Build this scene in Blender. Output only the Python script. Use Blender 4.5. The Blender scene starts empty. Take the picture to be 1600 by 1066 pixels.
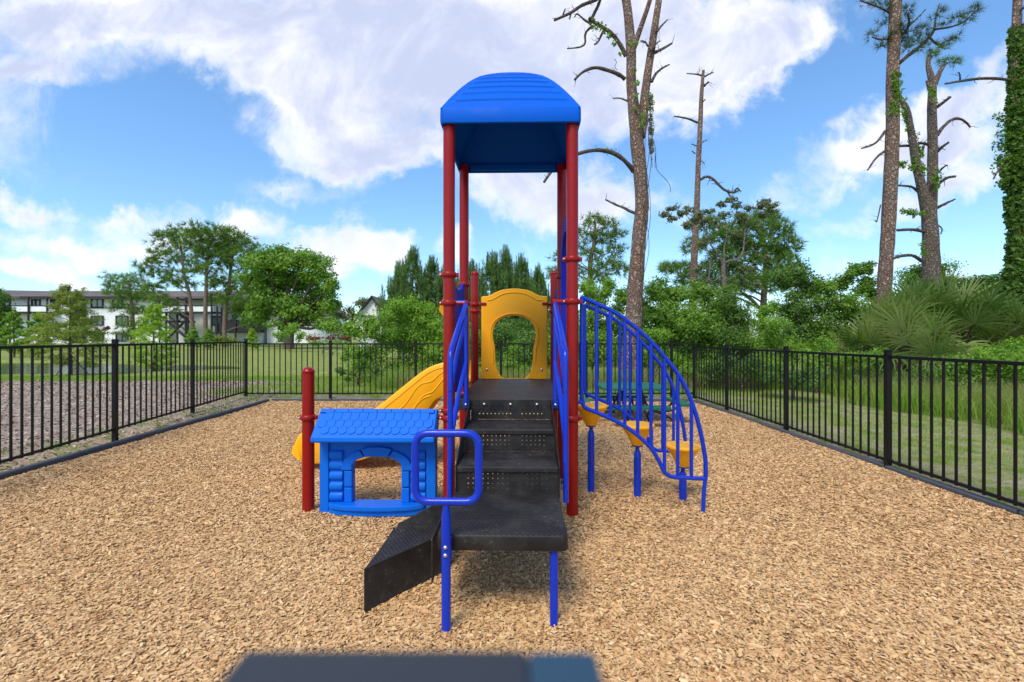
import bpy, bmesh, math, random
import numpy as np
from mathutils import Vector, Matrix, noise
PI = math.pi
random.seed(7); RNG = np.random.default_rng(11)
C = bpy.context.scene.collection

# ------------------------------------------------------------------ camera, sky, sun
F, CH, HY = 711.0, 1.352, 528.0          # focal length in photo pixels, eye height, horizon row
sc = bpy.context.scene
cd = bpy.data.cameras.new('camera'); cam = bpy.data.objects.new('camera', cd); C.objects.link(cam)
cam.location = (0, 0, CH); cam.rotation_euler = (PI/2, 0, 0)
cd.sensor_width = 36; cd.lens = 36*F/1600; cd.shift_y = -5/1600
cd.clip_start = 0.02; cd.clip_end = 2000
cd.dof.use_dof = True; cd.dof.focus_distance = 3.0; cd.dof.aperture_fstop = 4.0
sc.camera = cam
sc.view_settings.view_transform = 'Standard'; sc.view_settings.look = 'None'
sc.view_settings.gamma = 1; sc.view_settings.exposure = 0.55
SUN_EL, SUN_AZ = math.radians(53), math.radians(204)      # azimuth clockwise from +Y (behind the viewer, slightly left)
sd = bpy.data.lights.new('sun', 'SUN'); sun = bpy.data.objects.new('sun', sd); C.objects.link(sun)
sd.energy = 2.3; sd.angle = math.radians(20); sd.color = (1, .94, .85)
sv = Vector((math.sin(SUN_AZ)*math.cos(SUN_EL), math.cos(SUN_AZ)*math.cos(SUN_EL), math.sin(SUN_EL)))
sun.rotation_euler = sv.to_track_quat('Z', 'Y').to_euler(); sun.location = sv*50

class NT:
    """small node-tree writer"""
    def __init__(s, tree): s.t = tree; s.n = tree.nodes; s.l = tree.links
    def new(s, typ, ins=None, **kw):
        nd = s.n.new(typ)
        for k, v in kw.items(): setattr(nd, k, v)
        for k, v in (ins or {}).items(): s.set(nd.inputs[k], v)
        return nd
    def set(s, sock, v):
        if isinstance(v, bpy.types.NodeSocket): s.l.new(v, sock)
        elif isinstance(v, bpy.types.Node): s.l.new(v.outputs[0], sock)
        else: sock.default_value = v
    def math(s, op, a, b=None, c=None, clamp=False):
        nd = s.n.new('ShaderNodeMath'); nd.operation = op; nd.use_clamp = clamp
        s.set(nd.inputs[0], a)
        if b is not None: s.set(nd.inputs[1], b)
        if c is not None: s.set(nd.inputs[2], c)
        return nd.outputs[0]
    def vmath(s, op, a, b=None):
        nd = s.n.new('ShaderNodeVectorMath'); nd.operation = op
        s.set(nd.inputs[0], a)
        if b is not None: s.set(nd.inputs[1], b)
        return nd.outputs['Value'] if op in ('LENGTH', 'DOT_PRODUCT') else nd.outputs[0]
    def mix(s, fac, a, b, blend='MIX'):
        nd = s.n.new('ShaderNodeMix'); nd.data_type = 'RGBA'; nd.blend_type = blend
        s.set(nd.inputs[0], fac); s.set(nd.inputs[6], a); s.set(nd.inputs[7], b)
        return nd.outputs[2]
    def noise(s, vec, scale, detail=4, rough=.55, dist=0):
        nd = s.n.new('ShaderNodeTexNoise'); s.set(nd.inputs['Vector'], vec)
        nd.inputs['Scale'].default_value = scale; nd.inputs['Detail'].default_value = detail
        nd.inputs['Roughness'].default_value = rough; nd.inputs['Distortion'].default_value = dist
        return nd.outputs['Fac']
    def ramp(s, fac, stops, interp='LINEAR'):
        nd = s.n.new('ShaderNodeValToRGB'); s.set(nd.inputs[0], fac); cr = nd.color_ramp; cr.interpolation = interp
        while len(cr.elements) < len(stops): cr.elements.new(.5)
        for e, (p, c) in zip(cr.elements, stops):
            e.position = p; e.color = (c[0], c[1], c[2], 1) if len(c) == 3 else c
        return nd.outputs[0]
    def maprange(s, v, a, b, c=0, d=1, smooth=True):
        nd = s.n.new('ShaderNodeMapRange'); nd.interpolation_type = 'SMOOTHSTEP' if smooth else 'LINEAR'
        s.set(nd.inputs[0], v)
        for i, x in enumerate((a, b, c, d)): nd.inputs[i+1].default_value = x
        return nd.outputs[0]

def c4(c): return (c[0], c[1], c[2], 1)

def build_world():
    w = bpy.data.worlds.new('World'); sc.world = w; w.use_nodes = True
    t = NT(w.node_tree); t.n.clear()
    sky = t.new('ShaderNodeTexSky', sky_type='NISHITA', sun_disc=False, sun_elevation=SUN_EL, sun_rotation=SUN_AZ)
    sky.altitude = 0; sky.air_density = 1.0; sky.dust_density = .6; sky.ozone_density = 2.5
    co = t.new('ShaderNodeTexCoord').outputs['Generated']
    sp = t.new('ShaderNodeSeparateXYZ', {0: co})
    ya = t.math('MAXIMUM', t.math('ABSOLUTE', sp.outputs[1]), .12)
    u = t.math('DIVIDE', sp.outputs[0], ya); v = t.math('DIVIDE', sp.outputs[2], ya)
    uv = t.new('ShaderNodeCombineXYZ', {0: u, 1: v, 2: t.math('MULTIPLY', sp.outputs[1], .3)}).outputs[0]
    # domain warp for ragged edges
    wn = t.n.new('ShaderNodeTexNoise'); t.set(wn.inputs['Vector'], uv); wn.inputs['Scale'].default_value = 3.2
    wn.inputs['Detail'].default_value = 6; wn.inputs['Roughness'].default_value = .62
    wv = t.vmath('MULTIPLY', t.vmath('SUBTRACT', wn.outputs['Color'], (.5, .5, .5)), (.50, .34, 0))
    uvw = t.vmath('ADD', uv, wv)
    # each bank of cloud: (azimuth u, elevation v, half widths, strength) as tangents of world direction
    blobs = []
    def B(px, py, rx, ry, k=1.0, rot=0): blobs.append(((px-800)/F, (HY-py)/F, rx/F, ry/F, k, rot))
    B(420, 45, 560, 130, .95); B(180, 20, 300, 60, .5); B(500, 170, 270, 100, .95, .35); B(880, 70, 460, 140, 1.05); B(850, 180, 240, 90, .6); B(620, 240, 150, 50, .6)
    B(1200, 50, 220, 90, .8, -.5); B(60, 128, 110, 34, .55); B(420, 235, 240, 45, .35, .3)
    B(1400, 215, 250, 75, .95, -.35); B(1560, 110, 170, 60, .7, -.5); B(1500, 245, 200, 60, .6); B(1480, 310, 240, 45, .75, -.15)
    B(535, 375, 85, 62, 1.05); B(350, 362, 180, 42, .8); B(110, 372, 190, 40, .75); B(60, 430, 150, 34, .95)
    B(200, 325, 120, 28, .65); B(440, 300, 160, 34, .45); B(900, 305, 220, 60, .95); B(1090, 150, 200, 70, .65, -.3)
    B(700, 395, 70, 30, .75); B(1520, 425, 160, 26, .7); B(1180, 300, 70, 20, .25); B(40, 320, 80, 32, .7)
    B(-500, 200, 700, 260, 1.0); B(2300, 200, 600, 260, 1.0); B(800, -900, 1600, 800, 1.0)
    def field(p):
        tot = None
        for (bu, bv, ru, rv, k, rot) in blobs:
            d = t.vmath('SUBTRACT', p, (bu, bv, 0))
            if rot:
                r = t.n.new('ShaderNodeVectorRotate'); r.rotation_type = 'Z_AXIS'; t.set(r.inputs['Vector'], d)
                r.inputs['Angle'].default_value = rot; d = r.outputs[0]
            d = t.vmath('MULTIPLY', d, (1/ru, 1/rv, 0))
            g = t.math('MULTIPLY', t.math('SUBTRACT', 1.0, t.vmath('LENGTH', d), clamp=True), k*1.25)
            tot = g if tot is None else t.math('ADD', tot, g)
        return t.math('MINIMUM', tot, 1.0)
    dens = field(uvw)
    n1 = t.noise(uv, 2.6, 9, .58, .3); n2 = t.noise(uv, 9, 8, .6)
    nn = t.math('ADD', t.math('MULTIPLY', n1, .7), t.math('MULTIPLY', n2, .3))
    d = t.math('ADD', dens, t.math('MULTIPLY', t.math('SUBTRACT', nn, .5), 1.5))
    cov = t.maprange(t.math('ADD', d, t.math('MULTIPLY', t.math('SUBTRACT', t.noise(uv, 5, 10, .7, 1.2), .5), .8)), .10, .88)
    # thickness makes the bases grey-lavender, thin edges and tops stay white
    thick = t.maprange(t.math('ADD', d, t.math('MULTIPLY', t.math('SUBTRACT', t.noise(uv, 3.6, 9, .62, .6), .5), 2.6)), .3, 1.35)
    low = t.maprange(v, .10, .42)
    thick = t.math('MULTIPLY', thick, t.math('ADD', t.math('MULTIPLY', low, .75), .25))
    ccol = t.mix(thick, (1.0, 1.0, 1.04, 1), (.56, .62, .83, 1))
    hs = t.new('ShaderNodeHueSaturation', {'Color': t.mix(1, t.mix(1, sky.outputs[0], (.95, 1.02, 1.12, 1), 'MULTIPLY'), (.15, .40, .60, 1), 'ADD'), 'Saturation': 1.08, 'Value': 1.0})
    bsky = t.new('ShaderNodeBackground', {'Color': hs.outputs[0], 'Strength': .135})
    bcl = t.new('ShaderNodeBackground', {'Color': ccol, 'Strength': .78})
    up = t.maprange(sp.outputs[2], -.01, .03)
    mx = t.new('ShaderNodeMixShader', {0: t.math('MULTIPLY', t.math('MULTIPLY', cov, .96), up), 1: bsky.outputs[0], 2: bcl.outputs[0]})
    out = t.new('ShaderNodeOutputWorld', {0: mx.outputs[0]})
build_world()

# ------------------------------------------------------------------ helpers
def W(px, py, Y): return Vector(((px-800)*Y/F, Y, CH+(HY-py)*Y/F))

class MB:
    def __init__(s): s.v = []; s.f = []; s.sm = []
    def add(s, vs, fs, smooth=False):
        o = len(s.v); s.v += [tuple(p) for p in vs]; s.f += [tuple(i+o for i in f) for f in fs]; s.sm += [smooth]*len(fs); return s
    def box(s, c, d, rz=0, rx=0, ry=0):
        m = Matrix.Translation(Vector(c)) @ Matrix.Rotation(rz, 4, 'Z') @ Matrix.Rotation(ry, 4, 'Y') @ Matrix.Rotation(rx, 4, 'X')
        vs = [m @ Vector((x*d[0]/2, y*d[1]/2, z*d[2]/2)) for z in (-1, 1) for y in (-1, 1) for x in (-1, 1)]
        return s.add(vs, [(0, 2, 3, 1), (4, 5, 7, 6), (0, 1, 5, 4), (2, 6, 7, 3), (0, 4, 6, 2), (1, 3, 7, 5)])
    def tube(s, pts, r, seg=12, caps=True, wob=0):
        pts = [Vector(p) for p in pts]; n = len(pts); rs = r if isinstance(r, (list, tuple)) else [r]*n
        vs = []; prev = None
        for i, p in enumerate(pts):
            a = pts[max(0, i-1)]; b = pts[min(n-1, i+1)]; tg = (b-a)
            if tg.length < 1e-9: tg = Vector((0, 0, 1))
            tg.normalize()
            if prev is None:
                ref = Vector((1, 0, 0)) if abs(tg.x) < .9 else Vector((0, 1, 0)); nn = tg.cross(ref).normalized()
            else:
                nn = prev - tg*prev.dot(tg); nn.normalize()
            prev = nn; bb = tg.cross(nn)
            for k in range(seg):
                a_ = 2*PI*k/seg; rr = rs[i]
                if wob: rr *= 1+wob*(noise.noise((p+nn*math.cos(a_)*3+bb*math.sin(a_)*3)*2.3))
                vs.append(p + (nn*math.cos(a_)+bb*math.sin(a_))*rr)
        fs = [(i*seg+k, i*seg+(k+1) % seg, (i+1)*seg+(k+1) % seg, (i+1)*seg+k) for i in range(n-1) for k in range(seg)]
        s.add(vs, fs, True)
        if caps:
            s.add(vs[:seg], [tuple(range(seg))[::-1]]); s.add(vs[-seg:], [tuple(range(seg))])
        return s
    def lathe(s, prof, c=(0, 0, 0), seg=28, ax='Z'):
        vs = []
        for (r, z) in prof:
            for k in range(seg):
                a = 2*PI*k/seg
                p = Vector((r*math.cos(a), r*math.sin(a), z))
                if ax == 'X': p = Vector((p.z, p.x, p.y))
                if ax == 'Y': p = Vector((p.x, p.z, p.y))
                vs.append(p+Vector(c))
        n = len(prof)
        fs = [(i*seg+k, i*seg+(k+1) % seg, (i+1)*seg+(k+1) % seg, (i+1)*seg+k) for i in range(n-1) for k in range(seg)]
        return s.add(vs, fs, True)
    def prism(s, poly, axis, a, b):
        """poly of 2-D points extruded between a and b along axis"""
        def P(p, t):
            return {'Y': (p[0], t, p[1]), 'X': (t, p[0], p[1]), 'Z': (p[0], p[1], t)}[axis]
        n = len(poly); vs = [P(p, a) for p in poly]+[P(p, b) for p in poly]
        fs = [tuple(range(n))[::-1], tuple(range(n, 2*n))]+[(i, (i+1) % n, n+(i+1) % n, n+i) for i in range(n)]
        return s.add(vs, fs)
    def build(s, name, mat, parent=None, bevel=0, smooth_ang=None, label=None):
        me = bpy.data.meshes.new(name); me.from_pydata(s.v, [], s.f)
        me.polygons.foreach_set('use_smooth', s.sm)
        bm = bmesh.new(); bm.from_mesh(me); bmesh.ops.recalc_face_normals(bm, faces=bm.faces); bm.to_mesh(me); bm.free()
        return link(name, me, mat, parent, bevel, label)

def link(name, me, mat, parent=None, bevel=0, label=None):
    me.materials.append(mat)
    o = bpy.data.objects.new(name, me); C.objects.link(o)
    if parent is not None: o.parent = parent
    if bevel:
        m = o.modifiers.new('bevel', 'BEVEL'); m.width = bevel; m.segments = 2; m.limit_method = 'ANGLE'; m.angle_limit = math.radians(40)
        m.harden_normals = False
    if label: o['label'] = label
    return o

def fillet(pts, r, n=6):
    """round the corners of a polyline"""
    pts = [Vector(p) for p in pts]; out = [pts[0]]
    for i in range(1, len(pts)-1):
        p = pts[i]; a = (pts[i-1]-p); b = (pts[i+1]-p); rr = min(r, a.length*.49, b.length*.49)
        A = p+a.normalized()*rr; Bq = p+b.normalized()*rr
        for k in range(n+1):
            t = k/n; out.append(A*(1-t)**2 + p*2*t*(1-t) + Bq*t*t)
    out.append(pts[-1]); return out

def smooth_path(pts, sub=4):
    pts = [Vector(p) for p in pts]; out = []
    for i in range(len(pts)-1):
        p0 = pts[max(0, i-1)]; p1 = pts[i]; p2 = pts[i+1]; p3 = pts[min(len(pts)-1, i+2)]
        for k in range(sub):
            t = k/sub
            out.append(.5*((2*p1)+(p2-p0)*t+(2*p0-5*p1+4*p2-p3)*t*t+(-p0+3*p1-3*p2+p3)*t**3))
    out.append(pts[-1]); return out

def panel_mesh(outlines, thick, bevel, fn, res=2):
    """filled outline with holes -> mesh, thickness along local z, mapped through fn"""
    cu = bpy.data.curves.new('tmp', 'CURVE'); cu.dimensions = '2D'; cu.fill_mode = 'BOTH'
    cu.extrude = max(thick/2-bevel, .0005); cu.bevel_depth = bevel; cu.bevel_resolution = res; cu.offset = -bevel
    for ol in outlines:
        sp = cu.splines.new('POLY'); sp.points.add(len(ol)-1)
        for i, p in enumerate(ol): sp.points[i].co = (p[0], p[1], 0, 1)
        sp.use_cyclic_u = True
    ob = bpy.data.objects.new('tmp', cu); C.objects.link(ob)
    dg = bpy.context.evaluated_depsgraph_get()
    me = bpy.data.meshes.new_from_object(ob.evaluated_get(dg), depsgraph=dg)
    bpy.data.objects.remove(ob); bpy.data.curves.remove(cu)
    for v in me.vertices: v.co = fn(v.co)
    me.materials.clear()
    bm = bmesh.new(); bm.from_mesh(me); bmesh.ops.remove_doubles(bm, verts=bm.verts, dist=1e-5)
    bmesh.ops.recalc_face_normals(bm, faces=bm.faces); bm.to_mesh(me); bm.free()
    for p in me.polygons: p.use_smooth = False
    return me

def thing(name, label, cat, loc=(0, 0, 0), rz=0, group=None):
    o = bpy.data.objects.new(name, None); C.objects.link(o); o.empty_display_size = .1
    o.location = loc; o.rotation_euler = (0, 0, rz); return tag(o, label, cat, group)
def tag(o, label, cat, group=None):
    o['label'] = label; o['category'] = cat
    if group: o['group'] = group
    return o
def structure(o): o['kind'] = 'structure'; return o

# ------------------------------------------------------------------ materials
def mat_new(name):
    m = bpy.data.materials.new(name); m.use_nodes = True; t = NT(m.node_tree); t.n.clear()
    out = t.new('ShaderNodeOutputMaterial'); b = t.new('ShaderNodeBsdfPrincipled'); t.l.new(b.outputs[0], out.inputs[0])
    return m, t, b, out
def bump(t, b, h, strength=.3, dist=.01):
    n = t.new('ShaderNodeBump', {'Height': h, 'Strength': strength, 'Distance': dist}); t.l.new(n.outputs[0], b.inputs['Normal'])

def m_coat(name, col, rough=.32, dirt=.12, scale=6, spec=.4, peel=.04, fade=None, coat=0):
    """powder coat / moulded plastic with slight fading, scuffs and dust"""
    m, t, b, o = mat_new(name)
    co = t.new('ShaderNodeTexCoord').outputs['Object']
    n1 = t.noise(co, scale, 6, .65); n2 = t.noise(co, scale*9, 4, .7)
    f = fade or tuple(min(1, c*.82+.035) for c in col)
    c = t.mix(t.maprange(n1, .35, .75, 0, .35), c4(col), c4(f))
    sp = t.maprange(n2, .64, .80, 0, dirt)
    c = t.mix(sp, c, (.42, .36, .29, 1)); t.set(b.inputs['Base Color'], c)
    t.set(b.inputs['Roughness'], t.maprange(n1, .3, .7, rough-.05, rough+.14)); b.inputs['Specular IOR Level'].default_value = spec
    b.inputs['Coat Weight'].default_value = coat; b.inputs['Coat Roughness'].default_value = .12
    bump(t, b, t.noise(co, 90, 2), peel, .002)
    return m

M = {}
M['red'] = m_coat('red_powder_coat', (.27, .006, .004), .30, .03, spec=.25, fade=(.26, .010, .007), coat=.08)
M['blue_tube'] = m_coat('royal_blue_powder_coat', (.003, .030, .42), .28, .04, spec=.3, fade=(.006, .04, .43), coat=.15)
M['blue_plastic'] = m_coat('azure_plastic', (.001, .125, .62), .42, .05, 4, spec=.18, fade=(.004, .15, .60))
M['roof_blue'] = m_coat('roof_blue_plastic', (.001, .10, .56), .5, .03, 4, spec=.08, fade=(.002, .11, .57))
M['yellow'] = m_coat('yellow_plastic', (1.0, .445, .008), .36, .06, 4, spec=.3, fade=(.98, .45, .014))
M['blue_panel'] = m_coat('blue_panel_plastic', (.006, .018, .36), .6, .02, 3, spec=.1)
M['fence'] = m_coat('black_fence_coat', (.006, .0055, .006), .42, .03, 3, spec=.25, fade=(.009, .008, .008))
M['steel'] = m_coat('bolt_steel', (.55, .55, .55), .3, .1); M['steel'].node_tree.nodes['Principled BSDF'].inputs['Metallic'].default_value = .9
M['table_green'] = m_coat('green_plastic', (.004, .115, .055), .42, .06)
M['black_tube'] = m_coat('black_tube_coat', (.015, .015, .016), .4, .1)
M['border'] = m_coat('border_plastic', (.075, .078, .09), .65, .5, 5, spec=.2)
M['slate'] = m_coat('dark_slate_plastic', (.026, .030, .037), .5, .0, 3)
M['slate_reflection'] = m_coat('painted_blue_reflection', (.018, .055, .09), .5, .0, 3)  # blue reflection on the slate, painted as a base colour

def m_grip(name, holes=False, nub=True):
    m, t, b, out = mat_new(name)
    co = t.new('ShaderNodeTexCoord').outputs['Object']
    n1 = t.noise(co, 5, 7, .7); n2 = t.noise(co, 34, 5, .75); n3 = t.noise(co, 90, 3)
    c = t.mix(t.maprange(n1, .35, .7), (.013, .012, .012, 1), (.038, .033, .031, 1))
    b.inputs['Specular IOR Level'].default_value = .3
    scr = t.math('MULTIPLY', t.maprange(n2, .58, .70), t.maprange(n1, .44, .60))
    c = t.mix(t.math('MULTIPLY', scr, .7), c, (.25, .22, .19, 1)); t.set(b.inputs['Base Color'], c)
    t.set(b.inputs['Roughness'], t.maprange(n1, .3, .7, .42, .6))
    s = t.new('ShaderNodeSeparateXYZ', {0: co})
    if nub:
        def tri(v, sc_): return t.math('ABSOLUTE', t.math('SUBTRACT', t.math('FRACT', t.math('MULTIPLY', v, sc_)), .5))
        row = t.math('FLOOR', t.math('MULTIPLY', s.outputs[1], 52)); off = t.math('MULTIPLY', t.math('MODULO', row, 2), .5)
        fx = t.math('ABSOLUTE', t.math('SUBTRACT', t.math('FRACT', t.math('ADD', t.math('MULTIPLY', s.outputs[0], 40), off)), .5))
        fy = tri(s.outputs[1], 52)
        dd = t.math('MAXIMUM', fx, fy)
        nz = t.new('ShaderNodeSeparateXYZ', {0: t.new('ShaderNodeNewGeometry').outputs['True Normal']}).outputs[2]
        h = t.math('MULTIPLY', t.maprange(dd, .22, .36, 1, 0), t.math('GREATER_THAN', nz, .8))
        bump(t, b, t.math('ADD', h, t.math('MULTIPLY', n3, .25)), .75, .004)
    else:
        bump(t, b, n3, .25, .003)
    if holes:
        def cell(v, sc_, ph): return t.math('SUBTRACT', t.math('FRACT', t.math('ADD', t.math('MULTIPLY', v, sc_), ph)), .5)
        dx = cell(s.outputs[0], 34, .5); dz = cell(s.outputs[2], 34, .1)
        r = t.math('SQRT', t.math('ADD', t.math('POWER', dx, 2), t.math('POWER', dz, 2)))
        hole = t.math('LESS_THAN', r, .155)
        inx = t.math('LESS_THAN', t.math('ABSOLUTE', s.outputs[0]), .255)
        gap = t.math('GREATER_THAN', t.math('ABSOLUTE', t.math('SUBTRACT', s.outputs[0], .045)), .022)
        zz = t.math('FRACT', t.math('MULTIPLY', t.math('SUBTRACT', s.outputs[2], .432), 1/.15))
        inz = t.math('MULTIPLY', t.math('GREATER_THAN', zz, .14), t.math('LESS_THAN', zz, .74))
        msk = t.math('MULTIPLY', t.math('MULTIPLY', hole, inx), t.math('MULTIPLY', inz, gap))
        tr = t.new('ShaderNodeBsdfTransparent')
        mx = t.new('ShaderNodeMixShader', {0: msk, 1: b.outputs[0], 2: tr.outputs[0]}); t.l.new(mx.outputs[0], out.inputs[0])
    return m
M['grip'] = m_grip('black_grip_plate'); M['riser'] = m_grip('perforated_black_plate', True, False); M['plate'] = m_grip('plain_black_plate', False, False)

def m_leaf(name, c1, c2, c3=None, trans=.35, rough=.55):
    m, t, b, out = mat_new(name)
    at = t.new('ShaderNodeAttribute', attribute_name='rnd').outputs['Fac']
    co = t.new('ShaderNodeTexCoord').outputs['Object']; n = t.noise(co, 1.3, 3)
    f = t.math('ADD', t.math('MULTIPLY', at, .6), t.math('MULTIPLY', n, .5), clamp=True)
    c = t.ramp(f, [(.15, c1), (.55, c2), (.92, c3 or c2)])
    t.set(b.inputs['Base Color'], c); b.inputs['Roughness'].default_value = rough; b.inputs['Specular IOR Level'].default_value = .35
    tl = t.new('ShaderNodeBsdfTranslucent', {'Color': t.mix(1, c, (1.25, 1.35, .55, 1), 'MULTIPLY')})
    mx = t.new('ShaderNodeMixShader', {0: trans, 1: b.outputs[0], 2: tl.outputs[0]}); t.l.new(mx.outputs[0], out.inputs[0])
    return m
M['lf_bright'] = m_leaf('bright_shrub_leaves', (0.101, 0.216, 0.018), (0.202, 0.366, 0.032), (0.341, 0.506, 0.063), .42)
M['lf_mid'] = m_leaf('mid_green_leaves', (0.083, 0.172, 0.021), (0.164, 0.307, 0.033), (0.284, 0.434, 0.053), .4)
M['lf_dark'] = m_leaf('dark_green_leaves', (0.047, 0.112, 0.019), (0.096, 0.191, 0.029), (0.176, 0.287, 0.042), .35)
M['lf_lime'] = m_leaf('lime_cypress_leaves', (0.182, 0.312, 0.026), (0.312, 0.468, 0.039), (0.442, 0.572, 0.065), .4)
M['lf_olive'] = m_leaf('olive_cypress_leaves', (0.144, 0.187, 0.029), (0.245, 0.302, 0.043), (0.346, 0.389, 0.072), .4)
M['needle'] = m_leaf('pine_needles', (0.062, 0.123, 0.024), (0.132, 0.238, 0.042), (0.228, 0.351, 0.062), .3)
M['needle_w'] = m_leaf('weathered_pine_needles', (.035, .062, .016), (.065, .11, .02), (.11, .16, .03), .25)
M['needle_y'] = m_leaf('young_pine_needles', (.035, .085, .02), (.08, .17, .04), (.22, .34, .08), .35)
M['lf_grey'] = m_leaf('greyish_leaves', (.09, .11, .05), (.16, .19, .08), (.24, .26, .13), .35)
M['lf_red'] = m_leaf('reddish_leaves', (.10, .03, .015), (.16, .05, .02), (.2, .09, .03), .3)
M['palm'] = m_leaf('palmetto_blades', (.06, .115, .02), (.13, .21, .04), (.34, .37, .12), .35, .42)
M['grass_bl'] = m_leaf('grass_blades', (0.112, 0.239, 0.022), (0.223, 0.383, 0.039), (0.479, 0.462, 0.128), .4)
M['dry_bl'] = m_leaf('dry_grass_blades', (.18, .19, .05), (.32, .29, .11), (.45, .37, .19), .35)

def m_bark(name, c1, c2, c3, sc_=9, moss=None):
    m, t, b, out = mat_new(name)
    co = t.new('ShaderNodeTexCoord').outputs['Object']
    mp = t.new('ShaderNodeMapping', {0: co}); mp.inputs['Scale'].default_value = (1, 1, .45)
    wv = t.n.new('ShaderNodeTexNoise'); t.set(wv.inputs['Vector'], co); wv.inputs['Scale'].default_value = 7; wv.inputs['Detail'].default_value = 5
    wp = t.vmath('ADD', mp.outputs[0], t.vmath('MULTIPLY', wv.outputs['Color'], (.22, .22, .12)))
    v = t.n.new('ShaderNodeTexVoronoi'); t.set(v.inputs['Vector'], wp); v.inputs['Scale'].default_value = sc_; v.feature = 'DISTANCE_TO_EDGE'
    v2 = t.n.new('ShaderNodeTexVoronoi'); t.set(v2.inputs['Vector'], wp); v2.inputs['Scale'].default_value = sc_
    s2 = t.new('ShaderNodeSeparateColor', {0: v2.outputs['Color']}).outputs[0]
    n = t.noise(co, 3.1, 5); n3 = t.noise(mp.outputs[0], 40, 5, .7)
    c = t.mix(s2, c4(c1), c4(c2)); c = t.mix(t.maprange(n, .4, .7), c, c4(c3)); c = t.mix(t.math('MULTIPLY', n3, .5), c, c4(c1))
    e = t.maprange(v.outputs['Distance'], 0, .30)
    c = t.mix(t.math('MULTIPLY', t.math('SUBTRACT', 1, e), .6), c, (.055, .038, .03, 1))
    fl = t.maprange(t.noise(mp.outputs[0], 16, 6, .75, .8), .56, .66); c = t.mix(t.math('MULTIPLY', fl, .55), c, c4(tuple(min(1, x*1.7+.05) for x in c3)))
    t.set(b.inputs['Base Color'], c); b.inputs['Roughness'].default_value = .9; b.inputs['Specular IOR Level'].default_value = .15
    bump(t, b, t.math('ADD', e, t.math('MULTIPLY', n3, .6)), 1.0, .05)
    return m
M['bark'] = m_bark('pine_bark', (.30, .185, .13), (.56, .37, .27), (.42, .35, .29), 15)
M['bark_grey'] = m_bark('weathered_grey_wood', (.27, .20, .155), (.44, .35, .28), (.36, .31, .27), 17)
M['branch'] = m_bark('dead_branch', (.18, .14, .115), (.31, .245, .20), (.25, .21, .18), 20)
M['branch_pale'] = m_bark('pale_branch', (.30, .27, .22), (.42, .38, .32), (.36, .33, .28), 20)
M['moss'] = m_leaf('hanging_moss', (.12, .12, .09), (.20, .20, .15), (.28, .27, .2), .3)
# ------------------------------------------------------------------ fast mesh from numpy quads
def np_mesh(name, verts, nper, faces_per, mat, rnd=None, parent=None, smooth=False):
    """verts (N, nper, 3); faces_per: list of index tuples (quads) inside one element"""
    N = verts.shape[0]; me = bpy.data.meshes.new(name)
    fp = np.array(faces_per, dtype=np.int64); k = fp.shape[1]
    idx = (fp[None] + (np.arange(N)*nper)[:, None, None]).reshape(-1)
    nf = N*fp.shape[0]
    me.vertices.add(N*nper); me.vertices.foreach_set('co', verts.astype(np.float32).ravel())
    me.loops.add(nf*k); me.loops.foreach_set('vertex_index', idx.astype(np.int32))
    me.polygons.add(nf); me.polygons.foreach_set('loop_start', (np.arange(nf)*k).astype(np.int32))
    me.polygons.foreach_set('loop_total', np.full(nf, k, dtype=np.int32))
    if smooth: me.polygons.foreach_set('use_smooth', np.ones(nf, dtype=bool))
    if rnd is not None:
        a = me.attributes.new('rnd', 'FLOAT', 'POINT'); a.data.foreach_set('value', np.repeat(rnd, nper).astype(np.float32))
    me.update(); me.validate()
    return link(name, me, mat, parent)

def unit(a): return a/np.maximum(np.linalg.norm(a, axis=-1, keepdims=True), 1e-9)

def sstep(x, a, b):
    t = np.clip((x-a)/(b-a), 0, 1); return t*t*(3-2*t)

# bed outline: the border runs slightly away from the viewing line on the left
def bed_left(y): return -4.78-.052*(np.asarray(y)-3)
BED_R, BED_F, BED_B = 3.86, -3.0, 9.66
def pond_r(x, y): return np.sqrt(((x+33)/21)**2+((y-20.3)/5.6)**2)
def hnoise(x, y, s):
    return np.sin(x*s+1.3*np.sin(y*s*.7))*np.cos(y*s*1.1+1.7*np.sin(x*s*.6))
def ground_h(x, y):
    x = np.asarray(x, float); y = np.asarray(y, float)
    left = sstep(bed_left(y)-x, .0, .35)*.075*(1-.8*sstep(y, 10.5, 13.5))
    back = sstep(y-BED_B, .0, .3)*.06
    right = sstep(x-BED_R, 0, .3)*.03
    out = np.maximum(np.maximum(left, back), right)
    inside = (x > bed_left(y)-.03) & (x < BED_R+.03) & (y < BED_B+.03) & (y > BED_F)
    h = out + .012*hnoise(x, y, 1.7)*np.minimum(1, out*20)
    p = pond_r(x, y); h = h - .55*(1-sstep(p, .80, 1.06))
    far = sstep(y, 28, 80)*.5; h = h+far
    return np.where(inside, -.07, h)
def gh(x, y): return float(ground_h(x, y))

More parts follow.
